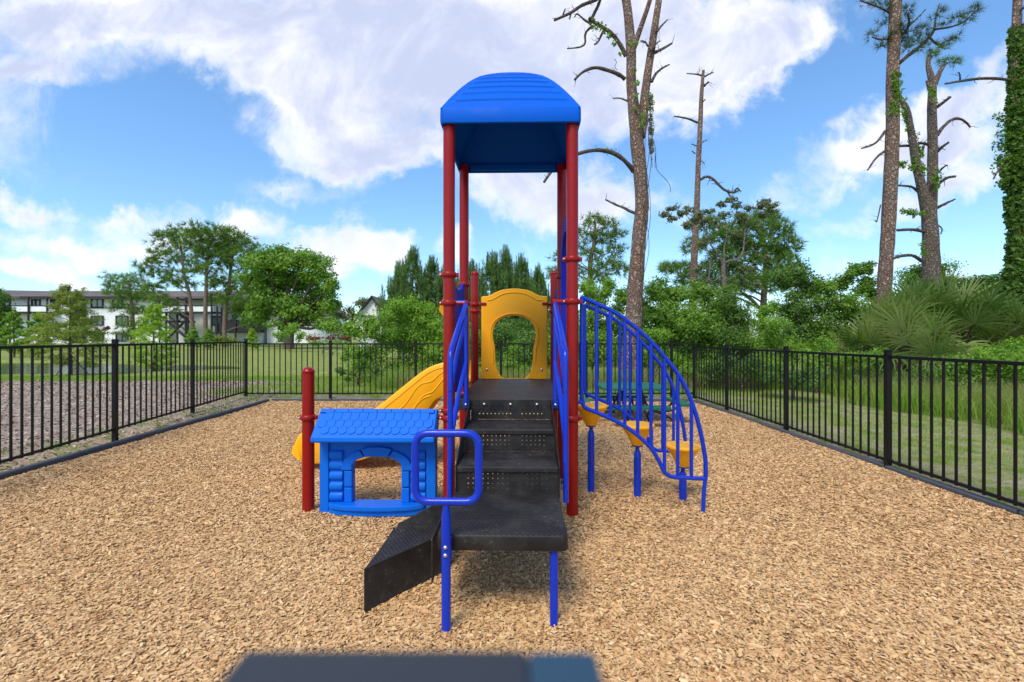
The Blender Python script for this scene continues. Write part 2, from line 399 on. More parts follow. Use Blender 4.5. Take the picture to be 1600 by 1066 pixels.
def build_ground():
    def axis(parts):
        out = []
        for a, b, st in parts: out += list(np.arange(a, b, st))
        return np.array(out)
    xs = axis([(-900, -120, 60), (-120, -60, 4), (-60, -9, .5), (-9, 7, .12), (7, 20, .5), (20, 120, 4), (120, 901, 60)])
    ys = axis([(-600, -20, 40), (-20, -4, 1), (-4, 13, .12), (13, 30, .35), (30, 100, 3), (100, 1201, 60)])
    X, Y = np.meshgrid(xs, ys); Z = ground_h(X, Y)
    nx, ny = len(xs), len(ys); me = bpy.data.meshes.new('ground')
    co = np.stack([X, Y, Z], -1).reshape(-1, 3)
    i = np.arange(ny-1)[:, None]*nx+np.arange(nx-1)[None]
    q = np.stack([i, i+1, i+nx+1, i+nx], -1).reshape(-1, 4)
    me.vertices.add(len(co)); me.vertices.foreach_set('co', co.astype(np.float32).ravel())
    me.loops.add(q.size); me.loops.foreach_set('vertex_index', q.ravel().astype(np.int32))
    me.polygons.add(len(q)); me.polygons.foreach_set('loop_start', (np.arange(len(q))*4).astype(np.int32)); me.polygons.foreach_set('loop_total', np.full(len(q), 4, dtype=np.int32))
    me.polygons.foreach_set('use_smooth', np.ones(len(q), dtype=bool)); me.update()
    m, t, b, out = mat_new('ground_soil_and_grass')
    co = t.new('ShaderNodeTexCoord').outputs['Object']; s = t.new('ShaderNodeSeparateXYZ', {0: co}); x, y = s.outputs[0], s.outputs[1]
    n1 = t.noise(co, .35, 5); n2 = t.noise(co, 2.5, 6, .65); n3 = t.noise(co, 30, 5, .7); n4 = t.noise(co, 9, 4, .6)
    g = t.ramp(t.math('ADD', t.math('MULTIPLY', n2, .6), t.math('MULTIPLY', n3, .4)), [(.3, (.10, .14, .025)), (.46, (.21, .26, .055)), (.6, (.33, .34, .11)), (.75, (.44, .38, .19))])
    d = t.ramp(t.math('ADD', t.math('MULTIPLY', n4, .5), t.math('MULTIPLY', n3, .5)), [(.32, (.10, .07, .05)), (.44, (.29, .21, .155)), (.55, (.44, .35, .28)), (.68, (.60, .51, .43))])
    # bare soil: beyond the left fence and in a worn strip round the bed
    yy = t.math('ADD', y, t.math('MULTIPLY', t.math('SUBTRACT', n1, .5), 7))
    a1 = t.math('MULTIPLY', t.maprange(x, -5.2, -6.6), t.maprange(yy, 14.3, 12.9))
    worn = t.math('MULTIPLY', t.maprange(x, -4.6, -4.9), t.maprange(y, 10.2, 9.0))
    a2 = t.maprange(t.math('ADD', x, t.math('MULTIPLY', n2, .8)), 5.1, 4.3); a2 = t.math('MULTIPLY', a2, t.maprange(y, 12.5, 9.5))
    a3 = t.math('MULTIPLY', t.maprange(t.math('ADD', y, n2), 13.5, 11.0), .55)
    soil = t.math('MAXIMUM', t.math('MAXIMUM', a1, worn), t.math('MULTIPLY', t.math('MAXIMUM', a2, a3), t.maprange(n2, .38, .6)))
    soil = t.math('MULTIPLY', soil, t.maprange(n4, .74, .64, .3, 1))
    tan = t.ramp(n3, [(.35, (.20, .12, .07)), (.5, (.48, .35, .22)), (.65, (.62, .48, .33))])
    d = t.mix(t.math('MULTIPLY', worn, t.math('MULTIPLY', t.maprange(x, -5.75, -5.15), .85)), d, tan)
    t.set(b.inputs['Base Color'], t.mix(soil, g, d)); b.inputs['Roughness'].default_value = .95; b.inputs['Specular IOR Level'].default_value = .1
    bump(t, b, t.math('ADD', n3, t.math('MULTIPLY', n4, .7)), .8, .05)
    return structure(link('ground', me, m))
build_ground()

def build_pond():
    m, t, b, out = mat_new('pond_water')
    co = t.new('ShaderNodeTexCoord').outputs['Object']; mp = t.new('ShaderNodeMapping', {0: co}); mp.inputs['Scale'].default_value = (.6, 2.0, 1)
    b.inputs['Base Color'].default_value = (.05, .06, .018, 1); b.inputs['Roughness'].default_value = .12; b.inputs['IOR'].default_value = 1.33; b.inputs['Specular IOR Level'].default_value = .22
    bump(t, b, t.noise(mp.outputs[0], 6, 4), .3, .02)
    mb = MB(); n = 64
    vs = [(-33+22.5*math.cos(2*PI*k/n), 20.3+6.2*math.sin(2*PI*k/n), -.055) for k in range(n)]; mb.add(vs, [tuple(range(n))])
    structure(mb.build('pond_water', m))
build_pond()

# ------------------------------------------------------------------ wood chip bed
def m_chip(name, base=False):
    m, t, b, out = mat_new(name)
    co = t.new('ShaderNodeTexCoord').outputs['Object']
    stops = [(.0, (.13, .05, .025)), (.06, (.34, .15, .06)), (.18, (.54, .295, .12)), (.5, (.70, .42, .185)), (.8, (.80, .535, .26)), (1, (.88, .66, .37))]
    if base:
        v = t.n.new('ShaderNodeTexVoronoi'); v.inputs['Scale'].default_value = 55
        mp = t.new('ShaderNodeMapping', {0: co}); mp.inputs['Scale'].default_value = (.6, 1.3, 1); t.set(v.inputs['Vector'], t.vmath('ADD', mp.outputs[0], t.new('ShaderNodeCombineXYZ', {0: t.noise(co, 14, 3), 1: t.noise(co, 11, 3)}).outputs[0]))
        f = t.new('ShaderNodeSeparateColor', {0: v.outputs['Color']}).outputs[0]
        c = t.ramp(t.math('MULTIPLY', f, .8), stops); c = t.mix(.3, c, (.55, .33, .16, 1))
        bump(t, b, v.outputs['Distance'], 1, .02)
    else:
        at = t.new('ShaderNodeAttribute', attribute_name='rnd').outputs['Fac']
        n = t.noise(co, .9, 4); f = t.math('ADD', at, t.math('MULTIPLY', t.math('SUBTRACT', n, .5), .35), clamp=True)
        c = t.ramp(f, stops)
        g = t.noise(co, 260, 3, .7); c = t.mix(t.math('MULTIPLY', g, .35), c, (.30, .16, .075, 1))
    t.set(b.inputs['Base Color'], c); b.inputs['Roughness'].default_value = .78; b.inputs['Specular IOR Level'].default_value = .22
    return m

def build_mulch():
    xs = np.linspace(0, 1, 60); ys = np.linspace(BED_F, BED_B, 90); mb = MB(); vs = []
    for y in ys:
        xl = float(bed_left(y))
        for s_ in xs:
            x = xl+(BED_R-xl)*s_; vs.append((x, y, -.004+.012*float(hnoise(x, y, 1.1))))
    n = len(xs); mb.add(vs, [(j*n+i, j*n+i+1, (j+1)*n+i+1, (j+1)*n+i) for j in range(len(ys)-1) for i in range(n-1)], True)
    structure(mb.build('mulch_bed', m_chip('wood_chip_base', True)))
    # loose chips: every one its own curled sliver of wood
    feet = [(-.478, 3.45), (.456, 3.45), (-.455, 4.35), (.485, 4.35), (-.43, 5.3), (.49, 5.3), (-1.57, 3.5), (-.30, 2.10), (.22, 2.15), (.68, 3.93), (1.05, 3.8), (1.4, 3.72), (1.45, 3.48)]
    def mound(x, y): return sum(.020*np.exp(-((x-a)**2+(y-b)**2)/.008) for a, b in feet)
    def batch(y0, y1, dens, sl=1.0):
        n = int((y1-y0)*9*dens); y = RNG.uniform(y0, y1, n); x = RNG.uniform(-5.2, BED_R, n)
        keep = (x > bed_left(y)+.02) & (np.abs(x) < np.maximum(y, 1.2)*1.22+.9); x, y = x[keep], y[keep]; n = len(x)
        L = RNG.gamma(5, 1, n)/5*.0076*sl+.0025; w = L*RNG.uniform(.16, .42, n)+.0015
        a = RNG.uniform(0, PI, n); tilt = RNG.normal(0, .20, n); roll = RNG.normal(0, .36, n)
        d = np.stack([np.cos(a)*np.cos(tilt), np.sin(a)*np.cos(tilt), np.sin(tilt)], -1)
        side = np.stack([-np.sin(a)*np.cos(roll), np.cos(a)*np.cos(roll), np.sin(roll)], -1)
        nrm = unit(np.cross(d, side)); z = .012*hnoise(x, y, 1.1)-.006+RNG.random(n)*.016+mound(x, y)
        c = np.stack([x, y, z], -1); bend = RNG.normal(0, .12, n)[:, None]*L[:, None]*nrm
        tip = RNG.uniform(.35, 1.0, n)[:, None]; th = (w*.22)[:, None]*nrm
        P = [c-d*L[:, None]-side*w[:, None]*tip, c-d*L[:, None]+side*w[:, None]*tip*.8, c+bend-side*w[:, None], c+bend+side*w[:, None], c+d*L[:, None]-side*w[:, None]*.7*tip, c+d*L[:, None]+side*w[:, None]*tip]
        return np.stack(P, 1), np.clip(RNG.beta(2.6, 2.1, n), 0, 1)
    parts = [batch(-.5, 1.3, 2500, 1.2), batch(1.3, 3.2, 26000), batch(3.2, 5.2, 17000, 1.1), batch(5.2, 7.4, 13000, 1.15), batch(7.4, BED_B, 10000, 1.3)]
    V = np.concatenate([p[0] for p in parts]); R = np.concatenate([p[1] for p in parts])
    o = np_mesh('wood_chips', V, 6, [(0, 1, 3, 2), (2, 3, 5, 4)], m_chip('wood_chip'), R)
    o['kind'] = 'stuff'; tag(o, 'tan shredded wood chips covering the whole play area', 'wood chips')
build_mulch()

# ------------------------------------------------------------------ black plastic border round the chips
def border(a, b, label):
    a, b = Vector(a), Vector(b); d = (b-a); L = d.length; ang = math.atan2(d.y, d.x)
    mb = MB(); prof = [(-.034, -.06), (-.034, .042), (-.024, .056), (.024, .056), (.034, .042), (.034, -.06)]
    mb.prism(prof, 'X', .01, L-.01)
    o = mb.build('border_timber', M['border'], None, .005)
    o.location = a; o.rotation_euler = (0, 0, ang+random.uniform(-.004, .004))
    tag(o, label, 'border', 'black plastic border timbers round the chips')
    st = MB(); st.lathe([(0, .062), (.016, .061), (.018, .057), (.018, .04)], (L-.06, 0, 0), 10); st.build('stake_head', M['border'], o)
ords = ['nearest', 'second', 'third', 'fourth', 'fifth', 'sixth', 'seventh', 'eighth', 'ninth', 'tenth']
ysn = [1.6+1.22*k for k in range(7)]
for k, y in enumerate(ysn):
    y2 = min(y+1.22, BED_B)
    border((float(bed_left(y))-.05, y, 0), (float(bed_left(y2))-.05, y2, 0), 'low black border timber along the left edge of the chips, %s from the viewer' % ords[k])
for k, y in enumerate([1.0+1.24*k for k in range(7)]):
    border((BED_R+.03, y, -.02), (BED_R+.03, y+1.24, -.02), 'low black border timber along the right edge of the chips, %s from the viewer' % ords[k])
xl = float(bed_left(BED_B)); nb = 7
for k in range(nb):
    x0 = xl+(BED_R-xl)*k/nb; x1 = xl+(BED_R-xl)*(k+1)/nb
    border((x0, BED_B+.05, 0), (x1, BED_B+.05, 0), 'low black border timber along the back edge of the chips, %s from the left corner' % (['first']+ords[1:])[k])

# ------------------------------------------------------------------ black metal fences
def fence_run(name_label, pts, base_z, post_end=True, npick=None):
    t = thing('metal_fence', name_label, 'fence', (pts[0][0], pts[0][1], 0))
    o3 = Vector((pts[0][0], pts[0][1], 0))
    def post(p, rz):
        m = MB(); c = Vector((p[0], p[1], 0))-o3; z0 = gh(p[0], p[1])-.15
        z1 = base_z+1.215
        m.box((c.x, c.y, (z0+z1)/2), (.051, .051, z1-z0), rz)
        m.box((c.x, c.y, z1+.004), (.060, .060, .012), rz); m.box((c.x, c.y, z1+.013), (.046, .046, .008), rz)
        m.build('post', M['fence'], t, .003)
    n = len(pts)
    for i, p in enumerate(pts):
        q = pts[min(i+1, n-1)]; r = pts[max(i-1, 0)]; rz = math.atan2(q[1]-r[1], q[0]-r[0])
        if i < n-1 or post_end: post(p, rz)
    for i in range(n-1):
        a = Vector((pts[i][0], pts[i][1], 0))-o3; b = Vector((pts[i+1][0], pts[i+1][1], 0))-o3
        d = b-a; L = d.length; rz = math.atan2(d.y, d.x); u = d/L; m = MB(); mid = (a+b)/2
        zt, zb = base_z+1.155, base_z+.085
        m.box((mid.x, mid.y, zt), (L-.052, .027, .030), rz); m.box((mid.x, mid.y, zb), (L-.052, .025, .028), rz)
        for e in (a+u*.036, b-u*.036):
            for zz_ in (zt, zb): m.box((e.x, e.y, zz_), (.022, .036, .040), rz)
        k = max(1, round((L-.05)/.122)-1)
        for j in range(k):
            p = a+u*(.026+(L-.052)*(j+1)/(k+1)); m.box((p.x, p.y, (zt+zb)/2-.02), (.017, .017, zt-zb+.008), rz)
        m.build('rail_panel', M['fence'], t, .0015)
    return t
# left side leans outwards to the back corner
LC = (-5.76, 9.85)
def lf(y): return (-5.06-.176*(y-5.8), y)
fence_run('black metal picket fence on the left beside bare soil', [lf(.2), lf(2.03), lf(3.87), lf(5.8), lf(7.68), LC], .105)
fence_run('black metal picket fence across the back of the play area', [LC]+[(-3.93+1.846*k, 9.85) for k in range(5)]+[(3.95, 9.87)], .065, False)
bk = bpy.data.objects['metal_fence.001']
fence_run('black metal picket fence on the right beside rough grass', [(3.95, 9.87), (3.95, 8.37), (3.94, 6.54), (3.89, 4.71), (3.86, 2.88), (3.84, 1.05)], .0)

# the blurred square pillar right under the lens
def near_pillar():
    t = thing('gate_pillar', 'dark blurred flat pillar top at the bottom edge, closest to the camera', 'pillar', (0, .074, 0))
    m = MB(); m.box((-.026, -.002, .60), (.07, .07, 1.20)); m.build('pillar_post', M['fence'], t, .004)
    m = MB(); m.box((-.0354, 0, 1.2342), (.080, .110, .060)); m.build('cap', M['slate'], t, .002)
    m = MB(); m.box((.0140, 0, 1.2341), (.0195, .1096, .0596)); m.build('reflection_block', M['slate_reflection'], t, .002)  # blue reflection at the cap's right end, shaped as a coloured block
near_pillar()
# ------------------------------------------------------------------ the play structure (one bolted-together thing)
PS = thing('play_structure', 'blue-roofed playground tower with red posts, black stairs, yellow slide and playhouse panel', 'playground', (-.011, 3.45, 0), math.radians(-1.2))
TILT = math.radians(.25)
PZ = dict(fl=(-.467, 0), fr=(.467, 0), bl=(-.467, .9), br=(.467, .9), sl=(-.462, 1.85), sr=(.462, 1.85), hp=(-1.562, .03))

def post(key, z1, cap):
    x, y = PZ[key]; m = MB(); m.tube([(x, y, -.1), (x, y, z1)], .0445, 32)
    o = m.build('post', M['red'], PS)
    if cap:
        c = MB(); c.lathe([(.0, .034), (.018, .031), (.034, .022), (.044, .006), (.0475, .0), (.0475, -.012), (.0445, -.013)], (x, y, z1), 32)
        c.build('post_cap', M['red'], o)
    return o
posts = {k: post(k, z, c) for k, z, c in [('fl', 3.0, 0), ('fr', 3.0, 0), ('bl', 3.0, 0), ('br', 3.0, 0), ('sl', 2.10, 1), ('sr', 2.10, 1), ('hp', 1.095, 1)]}

def collar(key, z, arm=None, bolts=True, ang=0):
    """cast clamp band round a post, optional arm ending at a point"""
    x, y = PZ[key]; m = MB()
    m.lathe([(.0445, -.022), (.052, -.021), (.0575, -.012), (.0585, 0), (.0575, .012), (.052, .021), (.0445, .022)], (x, y, z), 28)
    for s in (-1, 1):
        p = Vector((x+s*.063*math.cos(ang), y+s*.063*math.sin(ang), z))
        m.box(p, (.022, .030, .030), ang)
    if arm:
        a = Vector((x, y, z)); b = Vector(arm); u = (b-a); u.z = 0; u.normalize()
        m.tube([a+u*.045, b], .0165, 12)
        m.lathe([(0, -.0195), (.0185, -.018), (.0195, 0), (.0185, .018), (0, .0195)], b, 12)
    o = m.build('collar', M['red'], posts[key], .003)
    if bolts:
        bo = MB(); bo.lathe([(0, -.007), (.006, -.006), (.009, -.0), (.009, .002)], (x-.063*math.cos(ang)+.0, y-.018-.063*math.sin(ang)*0, z), 10, 'Y'); bo.build('bolt', M['steel'], posts[key])
    return o
collar('fl', 1.83); collar('fl', 1.615, (-.335, -.005, 1.615)); collar('fl', .745, (-.56, .03, .745)); collar('fl', .80)
collar('fr', 1.945); collar('fr', 1.625, (.335, -.005, 1.625)); collar('fr', .745)
collar('bl', 1.86, None, True, PI/2); collar('bl', 1.68, None, True, PI/2); collar('bl', .82); collar('br', 1.93, None, True, PI/2); collar('br', 1.70, None, True, PI/2); collar('br', .82)
collar('sl', 1.74, (-.362, 1.83, 1.74)); collar('sl', 1.66); collar('sr', 1.74, (.362, 1.83, 1.74)); collar('sr', 1.66, None, True, PI/2); collar('sl', .84); collar('sr', .84)
collar('hp', .738, (-1.462, .045, .738))

# --- roof: hollow moulded dome with lapped courses on every face
def build_roof():
    cx, cy, hw = 0.0, .45, .522
    prof = [(1.0, 3.062), (.93, 3.125), (.859, 3.184), (.786, 3.243), (.713, 3.298), (.635, 3.354), (.559, 3.402), (.48, 3.446), (.40, 3.482), (.29, 3.528), (.18, 3.566), (.08, 3.588), (0, 3.594)]
    def zz(u, pr=prof):
        for (a, za), (b, zb) in zip(pr, pr[1:]):
            if b <= u <= a: return za+(zb-za)*(a-u)/(a-b)
        return pr[-1][1]
    me = MB(); nu, ns = 120, 48
    for q in range(4):
        rot = Matrix.Rotation(q*PI/2, 3, 'Z'); vs = []
        for i in range(nu+1):
            u = 1-i/nu
            for j in range(ns+1):
                s_ = -1+2*j/ns; z = zz(u)
                # courses: saw-tooth inside a bordered field
                lap = 0
                if u > .08 and u < .93:
                    k = (.935-u)/.0925; fr = k-math.floor(k)
                    lap = (1-fr)*.0 + .011*(1-abs(2*fr-1)**1)*0 + .010*(1-fr) if fr > .08 else .010*fr/.08
                    lap *= min(1, max(.35, (u-.08)/.35))
                    edge = (.905-abs(s_)); e = max(0, min(1, edge/.035)); lap = lap*e+(1-e)*.006*min(1, (1-u)*3.5)*min(1, max(.35, (u-.08)/.35))
                    if -.05 < edge < .02: lap -= .004*(1-abs(edge+.015)/.035)
                n = Vector((0, -.55, .83))
                h_ = max(0, (abs(s_)-.9)/.1); h_ = h_*h_*(3-2*h_); sg = 1 if s_ > 0 else -1
                p = Vector((s_*u*hw, -u*hw, z+.02*u*(1-s_*s_)*min(1, (1-u)*9)))+Vector((sg*.55*h_, -.55, .83))*lap
                vs.append(rot @ p + Vector((cx, cy, 0)))
        w = ns+1
        me.add(vs, [(i*w+j, i*w+j+1, (i+1)*w+j+1, (i+1)*w+j) for i in range(nu) for j in range(ns)], False)
    # rim band with soft lower lip
    def ring(r, z, rr=.03):
        pts = []
        for q in range(4):
            a0 = q*PI/2+PI
            cxx = (r-rr)*(1 if q in (1, 2) else -1); cyy = (r-rr)*(-1 if q in (0, 1) else 1)
            for k in range(5):
                a = a0+k/4*PI/2; pts.append((cx+cxx+rr*math.cos(a), cy+cyy+rr*math.sin(a), z))
        return pts
    rings = [ring(.522, 3.066), ring(.526, 3.058), ring(.527, 2.975), ring(.523, 2.955), ring(.512, 2.95), ring(.505, 2.957), ring(.500, 3.05)]
    vs = [p for r in rings for p in r]; n = len(rings[0])
    me.add(vs, [(i*n+k, i*n+(k+1) % n, (i+1)*n+(k+1) % n, (i+1)*n+k) for i in range(len(rings)-1) for k in range(n)], True)
    # inner shell
    vs = []; st = 16
    for i in range(st+1):
        u = 1-i/st
        vs += [(cx+sx*u*.500, cy+sy*u*.500, zz(u)-.022+.005*u) for sx, sy in ((-1, -1), (1, -1), (1, 1), (-1, 1))]
    me.add(vs, [(i*4+k, i*4+(k+1) % 4, (i+1)*4+(k+1) % 4, (i+1)*4+k) for i in range(st) for k in range(4)], False)
    o = me.build('roof', M['roof_blue'], PS)
    for p in o.data.polygons: p.use_smooth = True
    ms = o.modifiers.new('sharp', 'EDGE_SPLIT'); ms.split_angle = math.radians(28)
    rb = MB()
    rb.box((cx, cy+.478, 2.99), (.82, .03, .05))
    rb.build('roof_brace', M['roof_blue'], o, .004)
build_roof()

# --- decks
def deck(y0, y1):
    m = MB(); m.box((0, (y0+y1)/2, .872), (.822, y1-y0, .020))
    m.box((0, y0+.006, .830), (.822, .012, .064)); m.box((0, y1-.006, .830), (.822, .012, .064))
    for s in (-1, 1): m.box((s*.405, (y0+y1)/2, .830), (.012, y1-y0-.026, .064))
    return m.build('deck', M['grip'], PS, .003)
deck(.02, .917); deck(.921, 1.83)

# --- staircase
HWS = .302
STM = MB()
for s in (-1, 1):
    x = s*(HWS+.006)
    STM.prism([(.01, .889), (.01, .68), (-.70, .40), (-.755, .40), (-.755, .592), (-.43, .735), (-.385, .742), (-.02, .889)], 'X', x-.003, x+.003)
STM.box((0, -.20, .700), (HWS*2+.006, .03, .03)); STM.box((0, -.56, .550), (HWS*2+.006, .03, .03))
ST = STM.build('staircase', M['plate'], PS, .0015)
def plate(name, mat, boxes, parent=ST, bev=.004, lab=None):
    m = MB()
    for b in boxes: m.box(*b)
    return m.build(name, mat, parent, bev, lab)
plate('tread', M['grip'], [((0, -.192, .727), (HWS*2, .376, .016)), ((0, -.377, .716), (HWS*2, .012, .030))])
plate('tread', M['grip'], [((0, -.560, .577), (HWS*2, .365, .016)), ((0, -.740, .566), (HWS*2, .012, .030))])
plate('riser', M['riser'], [((0, .006, .806), (HWS*2, .0025, .144))], bev=0)
plate('riser', M['riser'], [((0, -.370, .645), (HWS*2, .0025, .120))], bev=0)
plate('riser', M['riser'], [((0, -.733, .492), (HWS*2, .0025, .118))], bev=0)
for x in (-.20, 0, .20):
    m = MB(); m.lathe([(0, -.010), (.007, -.009), (.0115, -.004), (.0125, 0)], (x, -.000, .847), 14, 'Y'); m.build('bolt', M['steel'], ST)
# landing with rounded lip
def landing():
    x0, x1, y0, y1, z = -.312, .300, -1.335, -.737, .434
    def outline(g):
        r = .035; pts = [(x0-g, y1), (x0-g, y0-g+r)]
        for k in range(1, 6): a = PI+k/6*PI/2; pts.append((x0-g+r+r*math.cos(a), y0-g+r+r*math.sin(a)))
        pts += [(x0-g+r, y0-g), (x1+g-r, y0-g)]
        for k in range(1, 6): a = -PI/2+k/6*PI/2; pts.append((x1+g-r+r*math.cos(a), y0-g+r+r*math.sin(a)))
        pts += [(x1+g, y0-g+r), (x1+g, y1)]; return pts
    m = MB(); rows = [(outline(-.006), z), (outline(-.001), z-.003), (outline(0), z-.010), (outline(.004), z-.068), (outline(.001), z-.072), (outline(-.010), z-.072), (outline(-.012), z-.014)]
    n = len(rows[0][0]); vs = [(p[0], p[1], h) for o_, h in rows for p in o_]
    m.add(vs, [(i*n+k, i*n+(k+1), (i+1)*n+(k+1), (i+1)*n+k) for i in range(len(rows)-1) for k in range(n-1)], True)
    m.add([(p[0], p[1], z) for p in rows[0][0]], [tuple(range(n))]); m.add([(p[0], p[1], z-.016) for p in rows[-1][0]], [tuple(range(n))])
    m.box((0, y1-.004, z-.040), (.60, .008, .06))
    o = m.build('landing', M['grip'], PS)
    w = MB(); w.prism([(-.76, .22), (-1.30, .19), (-1.30, .40), (-.76, .40)], 'X', -.345, -.338); w.build('side_plate', M['plate'], o, .0015)
    return o
LD = landing()
# wedge step at the left of the landing
def wedge():
    A, Bq, Cc, D = (-.690, -1.235), (-.667, -.705), (-.350, -.705), (-.350, -.800)   # front-left, back-left, back-right, near right
    z = .217; m = MB(); poly = [A, D, Cc, Bq]
    m.prism(poly, 'Z', z-.012, z)
    o = m.build('side_step', M['grip'], LD, .003)
    s = MB(); d = Vector((D[0]-A[0], D[1]-A[1], 0)).normalized(); nn = Vector((d.y, -d.x, 0))*.006
    a0, a1 = Vector((A[0], A[1], 0))+nn, Vector((D[0], D[1], 0))+nn
    vs = [a0+Vector((0, 0, -.03)), a1+Vector((0, 0, -.0)), a1+Vector((0, 0, z+.004)), a0+Vector((0, 0, z+.004))]
    v2 = [p-nn*.9 for p in vs]
    s.add([tuple(p) for p in vs+v2], [(0, 1, 2, 3), (7, 6, 5, 4), (0, 4, 5, 1), (1, 5, 6, 2), (2, 6, 7, 3), (3, 7, 4, 0)])
    s.build('step_front', M['plate'], LD, .002)
    r = MB(); r.prism([(Bq[0], .0), (Bq[0], z+.002), (Bq[0]+.01, z+.01), (-.352, .395), (-.352, .0)], 'Y', -.703, -.697); r.build('step_back', M['plate'], LD, .0015)
    l = MB(); l.prism([(A[1]+.004, -.02), (A[1]+.004, z-.013), (-.706, z-.013), (-.706, -.02)], 'X', A[0]+.002, A[0]+.008); l.build('step_side', M['plate'], LD, .001)
wedge()
# legs of the landing; the left one carries the hoop grab rail
def near_leg():
    m = MB(); y = -1.372; x = -.262
    m.tube([(x, y, -.08), (x, y, .50), (x, y, .535), (x, y, .575), (x, y, .60)], [.0215, .0215, .021, .0145, .0135], 20)
    m.box((x, y+.012, .385), (.046, .028, .10)); o = m.build('leg', M['blue_tube'], LD, .003)
    hx0, hx1, z0, z1 = x-.142, x+.150, .602, .915
    pts = [(x, y, z0), (hx0, y, z0), (hx0, y, z1), (hx1, y, z1), (hx1, y, z0), (x, y, z0)]
    h = MB(); h.tube(fillet(pts, .065, 8), .0180, 16, False); h.build('grab_hoop', M['blue_tube'], LD)
    for z in (.402, .366):
        b = MB(); b.lathe([(0, -.008), (.006, -.007), (.0095, -.002), (.010, 0)], (x, y-.0225, z), 12, 'Y'); b.build('bolt', M['steel'], LD)
    m = MB(); x = .236; m.tube([(x, -1.30, -.08), (x, -1.30, .39)], .0195, 20); m.build('leg', M['blue_tube'], LD)
near_leg()

# --- stair handrails
for s in (-1, 1):
    x = s*.338; m = MB(); r = .0172; dx = .012*s
    m.tube(fillet([(s*.41, -.0, 1.62), (x, -.0, 1.62), (x+dx*.2, -.02, 1.60), (x+dx, -.685, 1.262), (x+dx, -.70, .36)], .06, 6), r, 14)
    m.tube([(x, .0, 1.615), (x, .0, .90), (x, -.002, .835)], r, 14)
    m.tube(fillet([(x, .0, 1.175), (x+dx*.6, -.38, .955), (x+dx, -.70, .70)], .05), r*.9, 12)
    m.tube(fillet([(x, .0, 1.50), (x+dx*.6, -.45, 1.24), (x+dx, -.70, 1.02)], .05), r*.8, 12)
    m.box((x, -.004, .850), (.038, .014, .055)); m.box((x+dx, -.70, .40), (.016, .034, .075))
    o = m.build('handrail', M['blue_tube'], PS, .002)
    b = MB(); b.lathe([(0, -.010), (.007, -.009), (.0115, -.003), (.012, 0)], (x, -.012, .847), 12, 'Y'); b.build('bolt', M['steel'], o)

# --- yellow keyhole panel at the far end of the second deck
def arcpts(cx, cz, rx, rz, a0, a1, n): return [(cx+rx*math.cos(a0+(a1-a0)*k/n), cz+rz*math.sin(a0+(a1-a0)*k/n)) for k in range(n+1)]
def cat(pts, n=6): return [(p.x, p.y) for p in smooth_path([(a, b, 0) for a, b in pts], n)]
def keyhole():
    zc = lambda y: 2.152-.001808*y
    top = cat([(-.358, zc(178)), (-.31, zc(177)), (-.26, zc(166)), (-.17, zc(142)), (-.08, zc(132)), (0, zc(129)), (.08, zc(132)), (.17, zc(142)), (.26, zc(166)), (.31, zc(177)), (.378, zc(178))])
    outer = [(-.38, .875)]+[(-.38, zc(178)-.01)]+top+[(.38, zc(178)-.01), (.38, .875)]
    hx = lambda x: (x-668)*.001808
    half = [(668, 300), (720, 307), (770, 335), (796, 375), (804, 420), (800, 465), (792, 500), (789, 540), (786, 590), (780, 630), (768, 665), (745, 695), (722, 708)]
    R = cat([(hx(a), zc(b)) for a, b in half], 4); L = [(-a, b) for a, b in R[::-1]]
    hole = R+[(-.04, .874), ]+L[:-1]
    hole = R+[(R[-1][0]-.02, .882), (-R[-1][0]+.02, .882)]+L[:-1]
    y = 1.80
    me = panel_mesh([outer, hole], .05, .010, lambda c: Vector((c.x, y+c.z, c.y)))
    o = link('keyhole_panel', me, M['yellow'], PS)
    # raised moulding lines
    m = MB()
    arch = [(a*.86, y-.026, b-.045) for a, b in top]; m.tube(arch, .007, 8)
    ring = [(a*1.12, y-.026, (b-1.38)*1.09+1.38) for a, b in (L+R)]
    m.tube([p for p in ring if p[2] > 1.05], .008, 8, True); m.build('moulding', M['yellow'], o)
    for x in (-.315, .315):
        b = MB(); b.lathe([(0, -.006), (.007, -.005), (.011, -.001), (.016, 0), (.018, .003)], (x, y-.026, .985), 14, 'Y'); b.build('bolt', M['steel'], o)
    for s in (-1, 1):
        b = MB(); b.box((s*.355, y-.030, 1.742), (.07, .012, .034)); b.build('bracket', M['red'], o, .008)
keyhole()

# --- blue side panels between the posts
def side_panel(xs, y0, y1, outl, hole=None, name='barrier_panel', th=.03, mat='blue_panel'):
    me = panel_mesh([outl]+([hole] if hole else []), th, .008, lambda c: Vector((xs+c.z, c.x, c.y)))
    return link(name, me, M[mat], PS)
side_panel(-.470, 0, 0, [(.065, .90)]+cat([(.065, 1.86), (.12, 1.85), (.22, 1.80), (.45, 1.765), (.68, 1.80), (.78, 1.85), (.835, 1.86)], 4)+[(.835, .90)])
# right: tall arch over the climber entrance
oa = [(.07, .88)]+[(.07, 2.05)]+arcpts(.45, 2.05, .38, .33, PI, 0, 16)+[(.83, 2.05), (.83, .88)]
ia = [(.17, .97), (.17, 2.0)]+arcpts(.45, 2.0, .28, .25, PI, 0, 16)[1:-1]+[(.73, 2.0), (.73, .97)]
side_panel(.475, 0, 0, oa, ia, 'climber_arch', .05)
side_panel(.475, 0, 0, [(.965, .90)]+cat([(.965, 1.70), (1.03, 1.82), (1.15, 1.88), (1.38, 1.91), (1.6, 1.88), (1.72, 1.82), (1.785, 1.70)])+[(1.785, .90)])

